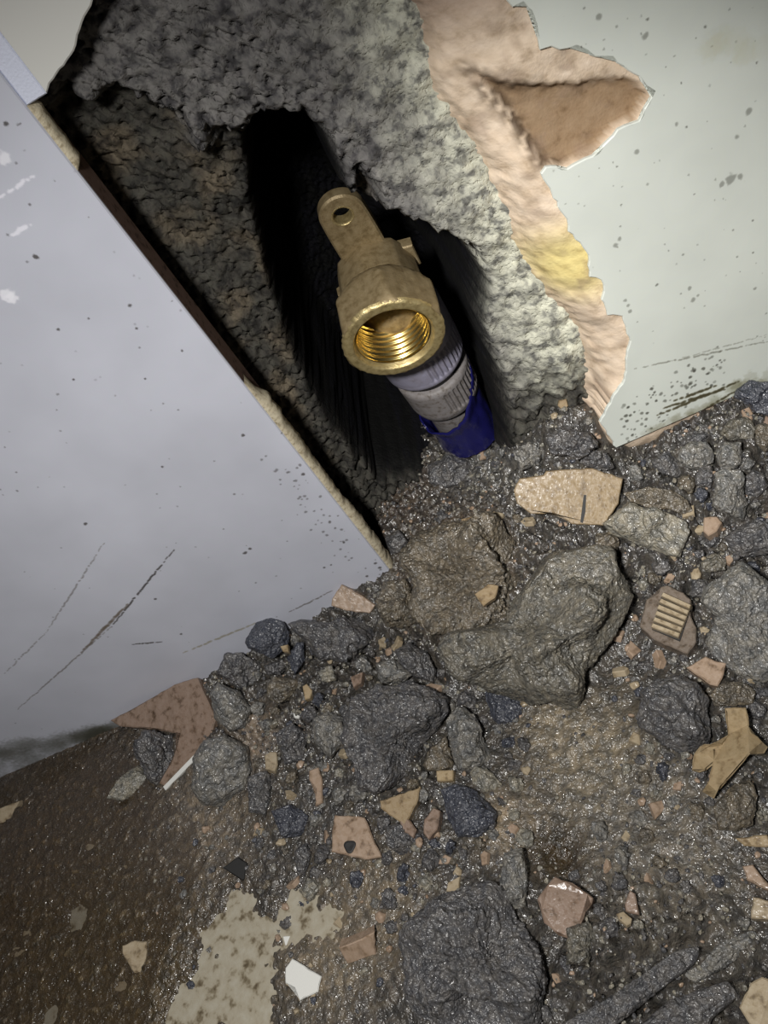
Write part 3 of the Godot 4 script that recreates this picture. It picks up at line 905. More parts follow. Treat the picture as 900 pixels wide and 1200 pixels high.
	for layer in 2:
		for i in rows:
			for s in seg:
				var p := (layer * (rows + 1) + i) * seg + s
				var q := (layer * (rows + 1) + i) * seg + (s + 1) % seg
				if layer == 0: ix.append_array([p, p + seg, q, q, p + seg, q + seg])
				else: ix.append_array([p, q, p + seg, q, q + seg, p + seg])
	for s in seg:
		var p := s
		var q := (s + 1) % seg
		var p2 := (rows + 1) * seg + s
		var q2 := (rows + 1) * seg + (s + 1) % seg
		ix.append_array([p, q, p2, q, q2, p2])
	put("torn_sleeve", commit(st_v, smooth_normals(st_v, ix), ix), M.blue_plastic, pipe).set_meta("label", "torn dark blue plastic sleeve")

func lug(o: Vector3, r: Vector3, u: Vector3, a: Vector3, rise: float, rad: float, hole: float, t: float) -> ArrayMesh:
	# a tongue with round end and a hole: rings from hole to outline, front, back, side and hole wall
	var seg := 72
	var st := SurfaceTool.new()
	st.begin(Mesh.PRIMITIVE_TRIANGLES)
	var c := o + u * rise
	var pt := func(th: float, which: int, h: float) -> Vector3:
		var d := Vector2(cos(th), sin(th))
		var q := d * hole
		if which > 0:
			var R := rad - (0.0005 if which == 1 else 0.0)
			q = d * R
			if d.y < 0.0:
				var k := minf((R + 0.0004 * -d.y) / maxf(absf(d.x), 0.001), 0.016 / -d.y)
				q = d * k
		return c + r * q.x + u * q.y + a * h
	var quad := func(p, q, s, w):
		for x in [p, s, q, q, s, w]: st.add_vertex(x)
	for i in seg:
		var t0 := TAU * i / seg
		var t1 := TAU * (i + 1) / seg
		st.set_smooth_group(-1)
		quad.call(pt.call(t0, 0, 0.0), pt.call(t0, 1, 0.0), pt.call(t1, 0, 0.0), pt.call(t1, 1, 0.0))
		quad.call(pt.call(t0, 1, 0.0), pt.call(t0, 2, -0.0005), pt.call(t1, 1, 0.0), pt.call(t1, 2, -0.0005))
		st.set_smooth_group(1)
		quad.call(pt.call(t0, 2, -0.0005), pt.call(t0, 2, -t), pt.call(t1, 2, -0.0005), pt.call(t1, 2, -t))
		st.set_smooth_group(-1)
		quad.call(pt.call(t0, 2, -t), pt.call(t0, 0, -t), pt.call(t1, 2, -t), pt.call(t1, 0, -t))
	st.generate_normals()
	return st.commit()

# ------------------------------------------------------------------ rubble
func keep_off_wall(p: Vector3, rad: float) -> Vector3:      # slides a piece towards the camera until it clears the tile faces
	var d := (cam_at - p).normalized()
	var need := 0.0
	if p.x < TILE_EDGE + 0.002: need = rad * 0.85 + 0.0006
	elif p.x > 0.072 and p.y + rad > 0.028: need = rad * 0.85 + 0.0006
	if need > 0.0 and p.z < need: p += d * ((need - p.z) / d.z)
	return p

func settle(o: MeshInstance3D):                     # slides a piece down its line of sight until it rests on the mud
	var d := (o.position - cam_at).normalized()
	for k in 6:
		var a: AABB = o.transform * o.mesh.get_aabb()
		var gap := a.position.y - ground_rough(o.position.x, o.position.z) + 0.0004
		if gap <= 0.0: return
		o.position += d * (gap * 0.8 / absf(d.y))

func middle(q: PackedVector2Array) -> Vector2:
	var lo := q[0]
	var hi := q[0]
	for p in q:
		lo = lo.min(p)
		hi = hi.max(p)
	return (lo + hi) * 0.5

# a stone whose outline, seen along axis, is the given one; depth is its half thickness as a share of its mean radius
func stone_mesh(outline: PackedVector2Array, c: Vector2, depth: float, level: int, rough: float, sd: float, block: float) -> ArrayMesh:
	var rad := PackedFloat32Array()
	var k := 180
	var mean := 0.0
	for i in k:
		var th := TAU * i / k
		var d := Vector2(cos(th), sin(th))
		var best := 0.0
		for e in outline.size():
			var a := outline[e] - c
			var b := outline[(e + 1) % outline.size()] - c
			var s := b - a
			var den := d.cross(s)
			if absf(den) < 1e-12: continue
			var t := a.cross(s) / den
			var w := a.cross(d) / den
			if t > 0.0 and w >= 0.0 and w <= 1.0: best = maxf(best, t)
		rad.append(best)
		mean += best / k
	for i in k:
		if rad[i] <= 0.0: rad[i] = mean * 0.5
	var sp: Array = sphere(level)
	var v := PackedVector3Array()
	v.resize(sp[0].size())
	var f1 := 0.006 / mean * 0.55
	var depth_m := depth * mean
	var cuts := []
	var cr := RandomNumberGenerator.new()
	cr.seed = int(sd * 1000.0) + 17
	for i in 11:
		var cn := Vector3(cr.randfn(), cr.randfn(), cr.randfn() * 1.1 + 0.35).normalized()
		cuts.append([cn, cr.randf_range(0.68, 0.9) if absf(cn.z) > 0.35 else cr.randf_range(0.9, 1.0)])
	for i in v.size():
		var p: Vector3 = sp[0][i]
		var th := fposmod(atan2(p.y, p.x), TAU) / TAU * k
		var i0 := int(th) % k
		var R := lerpf(rad[i0], rad[(i0 + 1) % k], th - floorf(th))
		var rho := sqrt(p.x * p.x + p.y * p.y)
		var s := pow(pow(rho, block) + pow(absf(p.z), block), -1.0 / block)
		var us := p * s
		for cut in cuts:
			var over: float = us.dot(cut[0]) - cut[1]
			if over > 0.0: us -= cut[0] * over * 0.92
		var q := Vector3(us.x * R, us.y * R, us.z * depth_m)
		var nq := q * f1 + Vector3(sd, sd * 0.7, sd * 1.3)
		var bump := 1.5 * rough * mean * (1.1 * (0.3 - absf(n_lump.get_noise_3dv(nq * 1.2))) + 0.8 * n_lump.get_noise_3dv(nq * 2.1 + Vector3.ONE))
		bump -= rough * 0.004 * (n_cell.get_noise_3dv(q * 2.6 + Vector3(sd, 0, 0)) + 0.45)
		bump += (0.3 + rough * 2.0) * (0.0009 * n_mid.get_noise_3dv(q * 1.4 + Vector3(sd, 0, 0)) + 0.0007 * n_fine.get_noise_3dv(q * 0.9 + Vector3(0, sd, 0)))
		var side := lerpf(1.0, 0.45, smoothstep(0.7, 1.0, rho * s))
		v[i] = q + p * bump * side
	return commit(v, smooth_normals(v, sp[1]), sp[1])

func lump(called: String, a: Array, m: String, label: String, category: String, short: String, opt := {}) -> Node3D:
	var q := pts(a)
	var c := middle(q)
	var lift: float = opt.get("lift", 0.45)
	var p := hit_ground(c)
	var px := 0.0
	for e in q: px += e.distance_to(c) / q.size()
	var rad := px / F * (p - cam_at).dot(cam_fw)
	p = keep_off_wall(p + (cam_at - p).normalized() * rad * lift, rad * opt.get("depth", 0.75))
	var n := (cam_at - p).normalized()
	var ex := (cam_x - n * cam_x.dot(n)).normalized()
	var ey := n.cross(ex)
	var flat := PackedVector2Array()
	for e in q:
		var w := on_plane(e, p, n) - p
		flat.append(Vector2(w.dot(ex), w.dot(ey)))
	var level: int = opt.get("level", 6 if px > 55 else (5 if px > 22 else 4))
	var mesh := stone_mesh(flat, Vector2.ZERO, opt.get("depth", 0.75), level, opt.get("rough", 0.16), float(names.size() * 7 + taken.size()) * 1.37, opt.get("block", 2.4))
	var o := put(called, mesh, M[m], self, Transform3D(Basis(ex, ey, n), p))
	settle(o)
	tag(o, label, category, opt.get("group", ""))
	taken.append([c, px, short])
	return o

func build_lumps():
	lump("mortar_lump", [512, 757, 526, 741, 567, 734, 594, 727, 604, 702, 617, 681, 642, 655, 667, 652, 695, 640, 717, 652, 731, 674, 734, 702, 724, 727, 717, 756, 699, 777, 685, 795, 686, 809, 674, 837, 649, 834, 621, 827, 592, 809, 567, 798, 539, 798, 521, 788], "rock_olive", "largest grey mortar lump, two-humped, in the middle of the rubble", "mortar lump", "the largest mortar lump", {"rough": 0.4, "depth": 0.6, "lift": 0.42})
	lump("mortar_lump", [471, 663, 486, 631, 507, 624, 542, 617, 567, 613, 603, 624, 628, 642, 621, 670, 603, 702, 599, 724, 560, 734, 521, 741, 503, 745, 496, 724, 486, 709, 489, 684], "rock_brown", "knobbly brownish mortar lump directly above and left of the largest lump", "mortar lump", "the knobbly brown lump", {"rough": 0.5, "depth": 0.45, "lift": 0.0})
	lump("mortar_lump", [407, 843, 422, 818, 444, 806, 476, 801, 498, 811, 520, 821, 522, 838, 503, 862, 488, 887, 481, 906, 464, 916, 444, 923, 424, 921, 415, 892, 405, 867], "rock_dark", "big dark pitted mortar lump in the middle of the left heap", "mortar lump", "the dark pitted lump", {"rough": 0.36, "depth": 0.65, "lift": 0.3})
	lump("mortar_lump", [822, 705, 830, 690, 848, 675, 868, 660, 885, 668, 905, 678, 912, 740, 905, 795, 885, 801, 862, 792, 840, 775, 828, 755, 830, 740, 838, 722], "rock_grey", "large upright grey stone at the right edge beside the ribbed fragment", "stone", "the large stone at the right edge", {"rough": 0.22, "depth": 0.65})
	lump("mortar_lump", [748, 812, 765, 800, 792, 790, 815, 800, 830, 820, 832, 852, 830, 872, 802, 887, 775, 872, 750, 847], "rock_dark", "rounded wet dark lump left of the crumpled cream shard", "mortar lump", "the rounded wet lump", {"rough": 0.24, "depth": 0.65})
	lump("mortar_lump", [478, 1110, 490, 1080, 515, 1050, 545, 1035, 575, 1040, 600, 1075, 622, 1110, 628, 1150, 620, 1200, 600, 1225, 500, 1225, 480, 1180], "rock_dark", "big dark wet lump cut off by the bottom edge of the photo", "mortar lump", "the dark lump at the bottom edge", {"rough": 0.42, "depth": 0.45, "lift": 0.1})
	# around the right-hand tile
	lump("stone", [712, 606, 720, 596, 738, 590, 760, 598, 788, 600, 804, 610, 808, 624, 800, 642, 796, 652, 778, 650, 756, 644, 740, 634, 716, 624, 706, 614], "rock_pale", "oblong pale grey stone touching the right end of the large peach shard", "stone", "the oblong pale stone", {"rough": 0.2, "depth": 0.6})
	lump("stone", [697, 626, 713, 622, 726, 633, 724, 645, 710, 651, 699, 640], "rock_brown", "small rounded brown stone just below the large peach shard", "stone", "the small rounded brown stone")
	lump("stone", [763, 542, 774, 532, 784, 528, 794, 538, 800, 552, 794, 560, 776, 556, 766, 548], "rock_dark", "small dark stone under the bottom edge of the right tile", "stone", "the dark stone under the right tile")
	lump("stone", [794, 538, 798, 526, 810, 518, 828, 518, 835, 528, 836, 542, 820, 548, 810, 552, 802, 546], "rock_grey", "wet grey stone against the foot of the right tile, left of the squarish one", "stone", "the wet grey stone at the tile foot")
	lump("stone", [814, 560, 820, 548, 834, 544, 838, 558, 832, 572, 816, 568], "rock_dark", "small dark stone tucked below the wet grey stone at the tile foot", "stone", "the tucked dark stone")
	lump("stone", [840, 510, 848, 500, 860, 490, 874, 488, 884, 496, 884, 514, 868, 516, 850, 516], "rock_olive", "rounded greenish stone resting on top of the squarish stone", "stone", "the rounded greenish stone")
	lump("stone", [838, 532, 850, 518, 868, 518, 870, 542, 860, 550, 848, 550, 840, 542], "rock_grey", "squarish grey stone, middle one of the column at the right", "stone", "the squarish grey stone", {"block": 3.4})
	lump("stone", [838, 554, 848, 550, 868, 550, 874, 558, 870, 574, 878, 592, 872, 608, 860, 606, 848, 600, 835, 592, 838, 576], "rock_grey", "tall grey stone, lowest of the column at the right", "stone", "the tall grey stone", {"block": 3.0})
	lump("stone", [874, 558, 882, 550, 894, 554, 900, 570, 888, 582, 874, 580], "rock_dark", "dark stone right of the tall grey stone", "stone", "the dark stone beside the tall one")
	lump("stone", [848, 630, 872, 614, 886, 609, 910, 614, 914, 648, 868, 653, 852, 642], "rock_dark", "broad dark stone at the right edge above the large upright stone", "stone", "the broad dark stone")
	lump("stone", [864, 456, 878, 446, 905, 448, 908, 490, 886, 484, 872, 470, 860, 466], "rock_blue", "blue-black stone at the right edge, highest of all the rubble", "stone", "the blue-black stone at the top")
	lump("stone", [794, 526, 806, 508, 824, 504, 834, 510, 828, 520, 806, 524], "rock_dark", "dark stone wedged behind the wet grey stone, touching the right tile", "stone", "the wedged dark stone", {"lift": 0.1})
	lump("stone", [730, 578, 760, 570, 786, 574, 804, 586, 814, 600, 804, 606, 786, 598, 760, 596, 740, 588], "rock_brown", "flat brown slab lying behind the oblong pale stone", "stone", "the flat brown slab", {"depth": 0.4})
	lump("stone", [830, 815, 850, 800, 870, 800, 885, 810, 882, 825, 855, 828, 838, 828], "rock_brown", "brownish stone between the large upright stone and the crumpled shard", "stone", "the brownish stone above the crumpled shard")
	lump("stone", [836, 946, 857, 921, 879, 914, 889, 932, 882, 967, 864, 974, 843, 971], "rock_brown", "rough brown stone just below the crumpled cream shard", "stone", "the rough brown stone")
	lump("stone", [822, 658, 837, 648, 851, 655, 850, 668, 832, 672, 822, 665], "rock_olive", "small yellowish stone above left of the large upright stone", "stone", "the small yellowish stone")
	lump("stone", [884, 500, 896, 494, 908, 500, 910, 524, 896, 530, 886, 518], "rock_brown", "brown stone at the right edge below the blue-black one", "stone", "the brown stone at the right edge")
	# at the foot of the left tile and the left heap
	lump("stone", [288, 752, 301, 727, 312, 722, 332, 729, 339, 742, 337, 758, 319, 773, 303, 764, 291, 760], "rock_blue", "dark bluish faceted stone leaning on the left tile, top of the heap", "stone", "the bluish faceted stone", {"rough": 0.12})
	lump("mortar_lump", [338, 731, 354, 726, 383, 729, 406, 721, 428, 724, 441, 733, 439, 751, 423, 760, 419, 773, 401, 776, 374, 773, 361, 751, 346, 742], "rock_dark", "long dark lump along the tile, below the peach chunk", "mortar lump", "the long dark lump", {"rough": 0.28})
	lump("stone", [341, 764, 348, 753, 356, 753, 357, 773, 346, 792, 341, 782], "rock_blue", "thin upright dark sliver of stone right of the bluish faceted stone", "stone", "the upright sliver")
	lump("stone", [254, 787, 266, 769, 283, 762, 292, 771, 303, 778, 306, 796, 294, 813, 283, 807, 270, 798, 259, 793], "rock_dark", "lumpy dark stone left below the bluish faceted stone", "stone", "the lumpy dark stone", {"rough": 0.26})
	lump("stone", [247, 813, 256, 800, 278, 809, 296, 831, 287, 853, 269, 856, 251, 842], "rock_grey", "rounded grey stone right of the big peach shard on the tile", "stone", "the rounded grey stone", {"rough": 0.12})
	lump("stone", [312, 807, 319, 793, 348, 793, 352, 809, 341, 820, 326, 824, 314, 818], "rock_brown", "squat brown stone below the upright sliver", "stone", "the squat brown stone")
	lump("stone", [310, 780, 330, 773, 338, 782, 328, 790, 314, 791], "rock_dark", "small dark stone directly beneath the bluish faceted stone", "stone", "the small dark stone under the bluish one")
	lump("stone", [227, 889, 238, 867, 264, 860, 291, 876, 296, 902, 287, 929, 264, 947, 238, 942, 224, 924], "rock_grey", "big rounded wet stone standing alone at the left of the heap", "stone", "the big rounded stone", {"rough": 0.14, "lift": 0.45})
	lump("mortar_lump", [158, 867, 171, 858, 202, 862, 211, 884, 202, 902, 184, 920, 167, 902, 160, 884], "rock_dark", "crumbly dark lump below the big peach shard at the left", "mortar lump", "the crumbly dark lump", {"rough": 0.34})
	lump("stone", [124, 936, 140, 911, 162, 896, 178, 911, 173, 924, 144, 938], "rock_pale", "pointed flat grey stone, leftmost of the heap", "stone", "the pointed flat stone", {"depth": 0.5, "rough": 0.1})
	lump("stone", [522, 843, 539, 828, 556, 840, 566, 857, 574, 877, 578, 889, 556, 901, 537, 904, 530, 882, 525, 862], "rock_grey", "wedge-shaped grey stone right of the dark pitted lump", "stone", "the wedge-shaped grey stone", {"rough": 0.2})
	lump("stone", [495, 896, 505, 877, 522, 862, 530, 882, 532, 899, 517, 904, 500, 904], "rock_brown", "brown stone between the dark pitted lump and the wedge-shaped stone", "stone", "the brown stone beside the pitted lump")
	lump("stone", [550, 906, 556, 898, 571, 899, 586, 916, 583, 928, 566, 928, 554, 918], "rock_pale", "pale oval pebble below the wedge-shaped grey stone", "stone", "the pale oval pebble", {"depth": 0.5, "rough": 0.08})
	lump("stone", [517, 926, 537, 920, 559, 928, 583, 953, 578, 965, 561, 982, 537, 980, 525, 960], "rock_blue", "wet bluish grey stone below the pale oval pebble", "stone", "the wet bluish stone", {"rough": 0.18})
	lump("stone", [569, 806, 586, 804, 603, 812, 618, 828, 603, 850, 586, 852, 574, 835, 569, 821], "rock_blue", "dark layered stone peeping out below the largest mortar lump", "stone", "the dark layered stone", {"lift": 0.1})
	lump("stone", [318, 951, 340, 942, 362, 956, 358, 978, 331, 982], "rock_blue", "blue-black stone left of the drilled peach shard", "stone", "the blue-black stone in the left heap")
	lump("stone", [291, 911, 313, 902, 322, 920, 311, 956, 291, 951], "rock_dark", "dark stone right of the big rounded stone", "stone", "the dark stone beside the big rounded one")
	lump("stone", [345, 998, 359, 988, 365, 1002, 357, 1027, 347, 1019], "rock_dark", "dark stone standing on edge below the blue-black stone of the left heap", "stone", "the dark stone on edge")
	lump("stone", [591, 999, 612, 992, 619, 1021, 616, 1063, 594, 1070, 587, 1035], "rock_grey", "tall grey stone left of the muddy hollow with the faceted peach shard", "stone", "the tall stone by the hollow")
	lump("stone", [463, 762, 480, 752, 500, 764, 512, 785, 508, 800, 486, 792, 470, 780], "rock_dark", "dark stone between the long dark lump and the largest lump", "stone", "the dark stone left of the largest lump")
	lump("mortar_lump", [440, 705, 452, 684, 474, 680, 488, 700, 494, 722, 478, 738, 452, 734], "rock_brown", "rough brown lump below the lower corner of the left tile", "mortar lump", "the lump at the tile corner", {"rough": 0.3})
	lump("stone", [440, 778, 462, 772, 484, 790, 470, 802, 446, 800], "rock_grey", "flat grey stone just above the dark pitted lump", "stone", "the flat grey stone")
	lump("stone", [366, 842, 384, 832, 402, 842, 404, 872, 388, 890, 370, 872], "rock_grey", "grey stone wedged against the left side of the dark pitted lump", "stone", "the stone left of the pitted lump")
	lump("stone", [322, 860, 342, 848, 360, 862, 356, 890, 334, 894], "rock_dark", "dark stone in the left heap above the thin peach strip", "stone", "the dark stone above the peach strip")
	lump("stone", [452, 970, 476, 962, 498, 972, 494, 996, 470, 1002, 454, 990], "rock_dark", "wet dark stone under the triangular tan shard", "stone", "the wet stone under the tan shard", {"lift": 0.1})
	lump("stone", [664, 1088, 690, 1080, 700, 1100, 690, 1128, 664, 1130], "rock_olive", "greenish stone below the faceted peach shard in the hollow", "stone", "the greenish stone below the hollow", {"lift": 0.1})
	lump("stone", [500, 545, 524, 530, 552, 538, 556, 560, 528, 574, 504, 566], "rock_dark", "dark lump in the hole below the blue sleeve", "stone", "the dark lump in the hole", {"lift": 0.6})
	lump("stone", [640, 512, 664, 500, 692, 508, 700, 524, 676, 538, 648, 532], "rock_dark", "dark crumb of mortar in the hole below the cement strip", "stone", "the dark crumb below the cement", {"lift": 0.8, "rough": 0.3})
	lump("stone", [600, 528, 620, 518, 640, 528, 636, 546, 610, 550], "rock_grey", "grey crumb of mortar in the hole above the large peach shard", "stone", "the grey crumb above the peach shard", {"lift": 0.8, "rough": 0.3})
	lump("stone", [676, 520, 694, 526, 712, 530, 718, 548, 700, 552, 680, 542], "rock_dark", "dark stone at the lower corner of the broken right tile", "stone", "the stone at the broken tile corner", {"lift": 0.7, "rough": 0.3})
	lump("stone", [452, 628, 466, 620, 478, 634, 474, 652, 458, 652], "rock_dark", "dark stone inside the hole behind the left tile corner", "stone", "the dark stone behind the tile corner", {"lift": 0.8})
	# ridges of mortar towards the lower right corner
	lump("mortar_ridge", [650, 1205, 715, 1168, 795, 1112, 820, 1108, 816, 1128, 745, 1182, 700, 1222], "rock_dark", "long ridge of dark mortar running up from the bottom edge, upper one", "mortar ridge", "the upper mortar ridge", {"depth": 0.3, "lift": 0.1, "block": 2.0})
	lump("mortar_ridge", [800, 1142, 845, 1105, 885, 1086, 894, 1098, 852, 1132, 815, 1152], "rock_grey", "short ridge of grey mortar at the lower right", "mortar ridge", "the short mortar ridge", {"depth": 0.4, "lift": 0.15, "block": 2.0})
	lump("mortar_ridge", [735, 1215, 785, 1172, 850, 1150, 866, 1166, 830, 1200, 790, 1222], "rock_dark", "ridge of dark mortar in the bottom right corner, lower one", "mortar ridge", "the lower mortar ridge", {"depth": 0.35, "lift": 0.1, "block": 2.0})

# a flat piece of broken tile: outline in the photo, its face turned to normal n
func shard(a: Array, m: String, thick_mm: float, label: String, short: String, opt := {}) -> Node3D:
	var q := pts(a)
	var c := middle(q)
	var p := hit_ground(c)
	var px := 0.0
	for e in q: px += e.distance_to(c) / q.size()
	var rad := px / F * (p - cam_at).dot(cam_fw)
	var view := (cam_at - p).normalized()
	var n: Vector3 = opt.get("n", Vector3(0, 0.8, 0) + view * 0.45)
	n = n.normalized()
	p = keep_off_wall(p + view * opt.get("lift", thick_mm * 0.55) * 0.001, opt.get("clear", rad * 0.55))
	if opt.has("wall_z"): p = on_wall(c, opt.wall_z)
	var ex := (cam_x - n * cam_x.dot(n)).normalized()
	var ey := n.cross(ex)
	var flat := PackedVector2Array()
	for e in q:
		var w := on_plane(e, p, n) - p
		flat.append(Vector2(w.dot(ex), w.dot(ey)))
	rng.seed = 900 + taken.size()
	if px > 10.0: flat = jagged(flat, 0, flat.size(), maxf(0.0012, rad * 0.12), 0.00016)
	var hs = null
	if opt.has("fold"):
		hs = []
		for e in flat: hs.append(float(opt.fold) * 0.001 * n_lump.get_noise_2d(e.x * 1.4 + taken.size(), e.y * 1.4))
	var t := thick_mm * 0.001
	var o := put(opt.get("name", "tile_shard"), slab(flat, Vector3.ZERO, Vector3.RIGHT, Vector3.UP, t, minf(0.0003, t * 0.2), hs, null, rng.randf_range(-0.0002, 0.0005) if px > 10.0 else 0.0), M[m], self, Transform3D(Basis(ex, ey, n), p))
	if not opt.has("stuck"): settle(o)
	tag(o, label, opt.get("category", "tile shard"), opt.get("group", ""))
	taken.append([c, px, short])
	return o

func build_shards():
	var s: Node3D = shard([129, 844, 158, 829, 204, 802, 231, 794, 242, 818, 253, 842, 246, 864, 225, 890, 192, 921, 186, 918, 203, 888, 211, 860, 180, 854, 140, 851], "clay_pink", 4.0, "big pointed pinkish shard leaning at the foot of the left tile", "the big pinkish shard", {"n": Vector3(0, 0.96, 0.28), "lift": 2.0, "clear": 0.0155})
	# its glazed edge shows white along the lower right
	var e0 := Vector2(246, 865)
	var e1 := Vector2(191, 922)
	var inv := s.transform.affine_inverse()
	var nn := s.transform.basis.z
	var pa := inv * on_plane(e0, s.position, nn)
	var pb := inv * on_plane(e1, s.position, nn)
	var dd := Vector2(pb.x - pa.x, pb.y - pa.y).normalized().orthogonal() * 0.0016
	var strip := PackedVector2Array([Vector2(pa.x, pa.y), Vector2(pb.x, pb.y), Vector2(pb.x, pb.y) - dd, Vector2(pa.x, pa.y) - dd])
	put("glazed_edge", slab(strip, Vector3(0, 0, 0.0002), Vector3.RIGHT, Vector3.UP, 0.003, 0.0002), M.white_glaze, s).set_meta("label", "white glazed edge")
	shard([389, 702, 400, 685, 420, 696, 440, 709, 433, 719, 407, 716, 388, 710], "clay_peach", 6.0, "peach tile chunk lying against the lower right of the left tile", "the peach chunk", {"n": Vector3(0.1, 0.75, 0.65), "lift": 5.0})
	var d: Node3D = shard([392, 955, 419, 956, 427, 958, 447, 1004, 427, 1007, 388, 998, 389, 973], "clay_peach", 6.5, "peach tile shard with a round dark hole in its face", "the drilled peach shard", {"lift": 5.0})
	var dn := d.transform.basis.z
	var dp := d.transform.affine_inverse() * on_plane(Vector2(410, 992), d.position, dn)
	var pl := func(q: float, th: float, _l: float) -> float: return q * (1.0 + 0.12 * sin(th * 3.0))
	put("drill_hole", lathe(Vector3(dp.x, dp.y, 0.0), Vector3.BACK, Vector3.RIGHT, [[0.0001, 0.0017], [0.0003, 0.0015], [0.00025, 0.001], [0.0002, 0.00001]], 28, pl), M.slate, d).set_meta("label", "round mud-filled hole")
	shard([445, 938, 464, 932, 493, 922, 488, 942, 474, 967, 456, 955, 446, 947], "clay_tan", 4.0, "triangular tan shard stained brown, right of the drilled peach shard", "the triangular tan shard", {"lift": 4.0})
	shard([511, 903, 531, 902, 531, 914, 512, 915], "clay_cream", 2.5, "small cream rectangular chip left of the pale oval pebble", "the rectangular chip", {"lift": 3.0})
	shard([362, 903, 373, 899, 377, 912, 378, 940, 369, 944, 370, 924, 362, 914], "clay_peach", 2.5, "thin curved peach strip standing in the left heap", "the thin peach strip", {"lift": 3.0})
	var hollow: Node3D = shard([397, 1111, 414, 1105, 439, 1093, 441, 1119, 407, 1130], "clay_peach", 4.0, "peach shard with a hollow behind it, right of the white chip", "the lower peach shard", {"lift": 4.0, "n": Vector3(0.1, 0.6, 0.75)})
	var w: Node3D = shard([334, 1134, 342, 1123, 377, 1144, 373, 1162, 351, 1173, 345, 1158, 334, 1152], "white_glaze", 1.2, "bright white glazed chip near the bottom edge", "the white chip", {"lift": 5.5, "category": "tile chip"})
	var inset := pts([333, 1133, 341, 1124, 376, 1146, 371, 1165, 350, 1176, 343, 1160, 333, 1153])
	var body := PackedVector2Array()
	for q in inset:
		var l := w.transform.affine_inverse() * on_plane(q, w.position, w.transform.basis.z)
		body.append(Vector2(l.x, l.y))
	put("clay_back", slab(body, Vector3(0, 0, -0.0012), Vector3.RIGHT, Vector3.UP, 0.0045, 0.0001), M.clay_pale, w).set_meta("label", "peach clay back")
	shard([331, 1097, 341, 1096, 344, 1106, 334, 1109], "white_glaze", 1.5, "tiny white glazed chip above the large white one", "the tiny white chip", {"category": "tile chip"})
	shard([333, 1062, 345, 1057, 349, 1064, 342, 1074, 334, 1072], "clay_peach", 2.5, "small rounded peach chip in the mud above the tiny white chip", "the rounded peach chip", {"category": "tile chip"})
	shard([260, 1017, 279, 1004, 290, 1011, 287, 1030, 284, 1032], "slate", 3.0, "small black square chip lying in the mud at the lower left", "the black chip", {"category": "tile chip", "lift": 2.0})
	shard([630, 1054, 649, 1026, 671, 1035, 694, 1051, 687, 1070, 674, 1101, 656, 1097, 637, 1081], "clay_pink", 6.0, "faceted peach shard propped in the muddy hollow at lower right", "the faceted peach shard", {"lift": 7.0, "fold": 3.0})
	shard([732, 1060, 738, 1043, 744, 1047, 749, 1072, 733, 1068], "clay_pink", 4.0, "small upright peach chip right of the faceted peach shard", "the upright peach chip", {"lift": 4.0, "category": "tile chip"})
	shard([850, 832, 862, 831, 874, 829, 877, 840, 877, 857, 899, 872, 895, 880, 880, 887, 867, 895, 860, 905, 845, 922, 836, 935, 824, 930, 830, 912, 835, 890, 836, 880, 827, 886, 825, 900, 810, 901, 811, 890, 820, 875, 845, 870, 852, 857], "clay_cream", 2.5, "crumpled cream shard with spread arms at the right edge", "the crumpled cream shard", {"lift": 7.0, "fold": 5.0})
	shard([804, 782, 827, 769, 839, 775, 851, 777, 846, 795, 841, 804, 832, 802], "clay_peach", 4.0, "peach shard just below the ribbed fragment", "the peach shard under the ribbed one", {"lift": 5.0})
	var big: Node3D = shard([602, 575, 609, 561, 637, 557, 640, 552, 695, 549, 730, 561, 725, 590, 707, 616, 670, 614, 650, 602, 622, 602, 606, 590], "clay_tan", 6.0, "largest tan tile shard, lying below the hole with a dark slit", "the largest tan shard", {"lift": 7.0, "n": Vector3(0.0, 0.72, 0.69)})
	var bt := big.transform.affine_inverse()
	var slit := PackedVector2Array()
	for q in pts([684, 580, 687, 580, 686, 600, 683, 613, 680, 612, 682, 598]):
		var l := bt * on_plane(q, big.position, big.transform.basis.z)
		slit.append(Vector2(l.x, l.y))
	put("slit", slab(slit, Vector3(0, 0, 0.0001), Vector3.RIGHT, Vector3.UP, 0.001, 0.0), M.slate, big).set_meta("label", "dark slit")  # thin dark strip on the shard face
	shard([825, 606, 840, 605, 846, 612, 840, 622, 830, 628, 824, 622], "clay_peach", 4.0, "small peach chunk right of the oblong pale stone", "the small peach chunk", {"lift": 4.0, "category": "tile chip"})
	shard([861, 982, 899, 978, 905, 992, 872, 991], "clay_cream", 2.0, "thin cream sliver at the right edge below the crumpled shard", "the cream sliver", {"lift": 4.0})
	shard([870, 1015, 882, 1013, 900, 1035, 905, 1046, 875, 1031], "clay_peach", 4.0, "peach splinter at the right edge below the thin cream sliver", "the peach splinter", {"lift": 4.0})
	shard([882, 1051, 905, 1056, 905, 1078, 880, 1076], "clay_pale", 3.0, "pale squarish shard at the right edge below the peach splinter", "the pale squarish shard", {"lift": 4.0})
	shard([879, 1152, 893, 1145, 908, 1152, 908, 1205, 882, 1205, 866, 1180], "clay_pale", 5.0, "pale broken shard in the bottom right corner", "the corner shard", {"lift": 5.0, "fold": 2.0})
	shard([143, 1108, 158, 1102, 172, 1103, 172, 1133, 167, 1141, 157, 1140, 143, 1117], "clay_pale", 2.0, "pale chip lying alone on the muddy floor at the lower left", "the lone pale chip", {"lift": 1.6, "category": "tile chip"})
	shard([-6, 949, 40, 932, 35, 943, 20, 958, -6, 966], "clay_pale", 1.6, "pale flake at the left edge of the muddy floor", "the flake at the left edge", {"lift": 1.0, "category": "tile chip"})
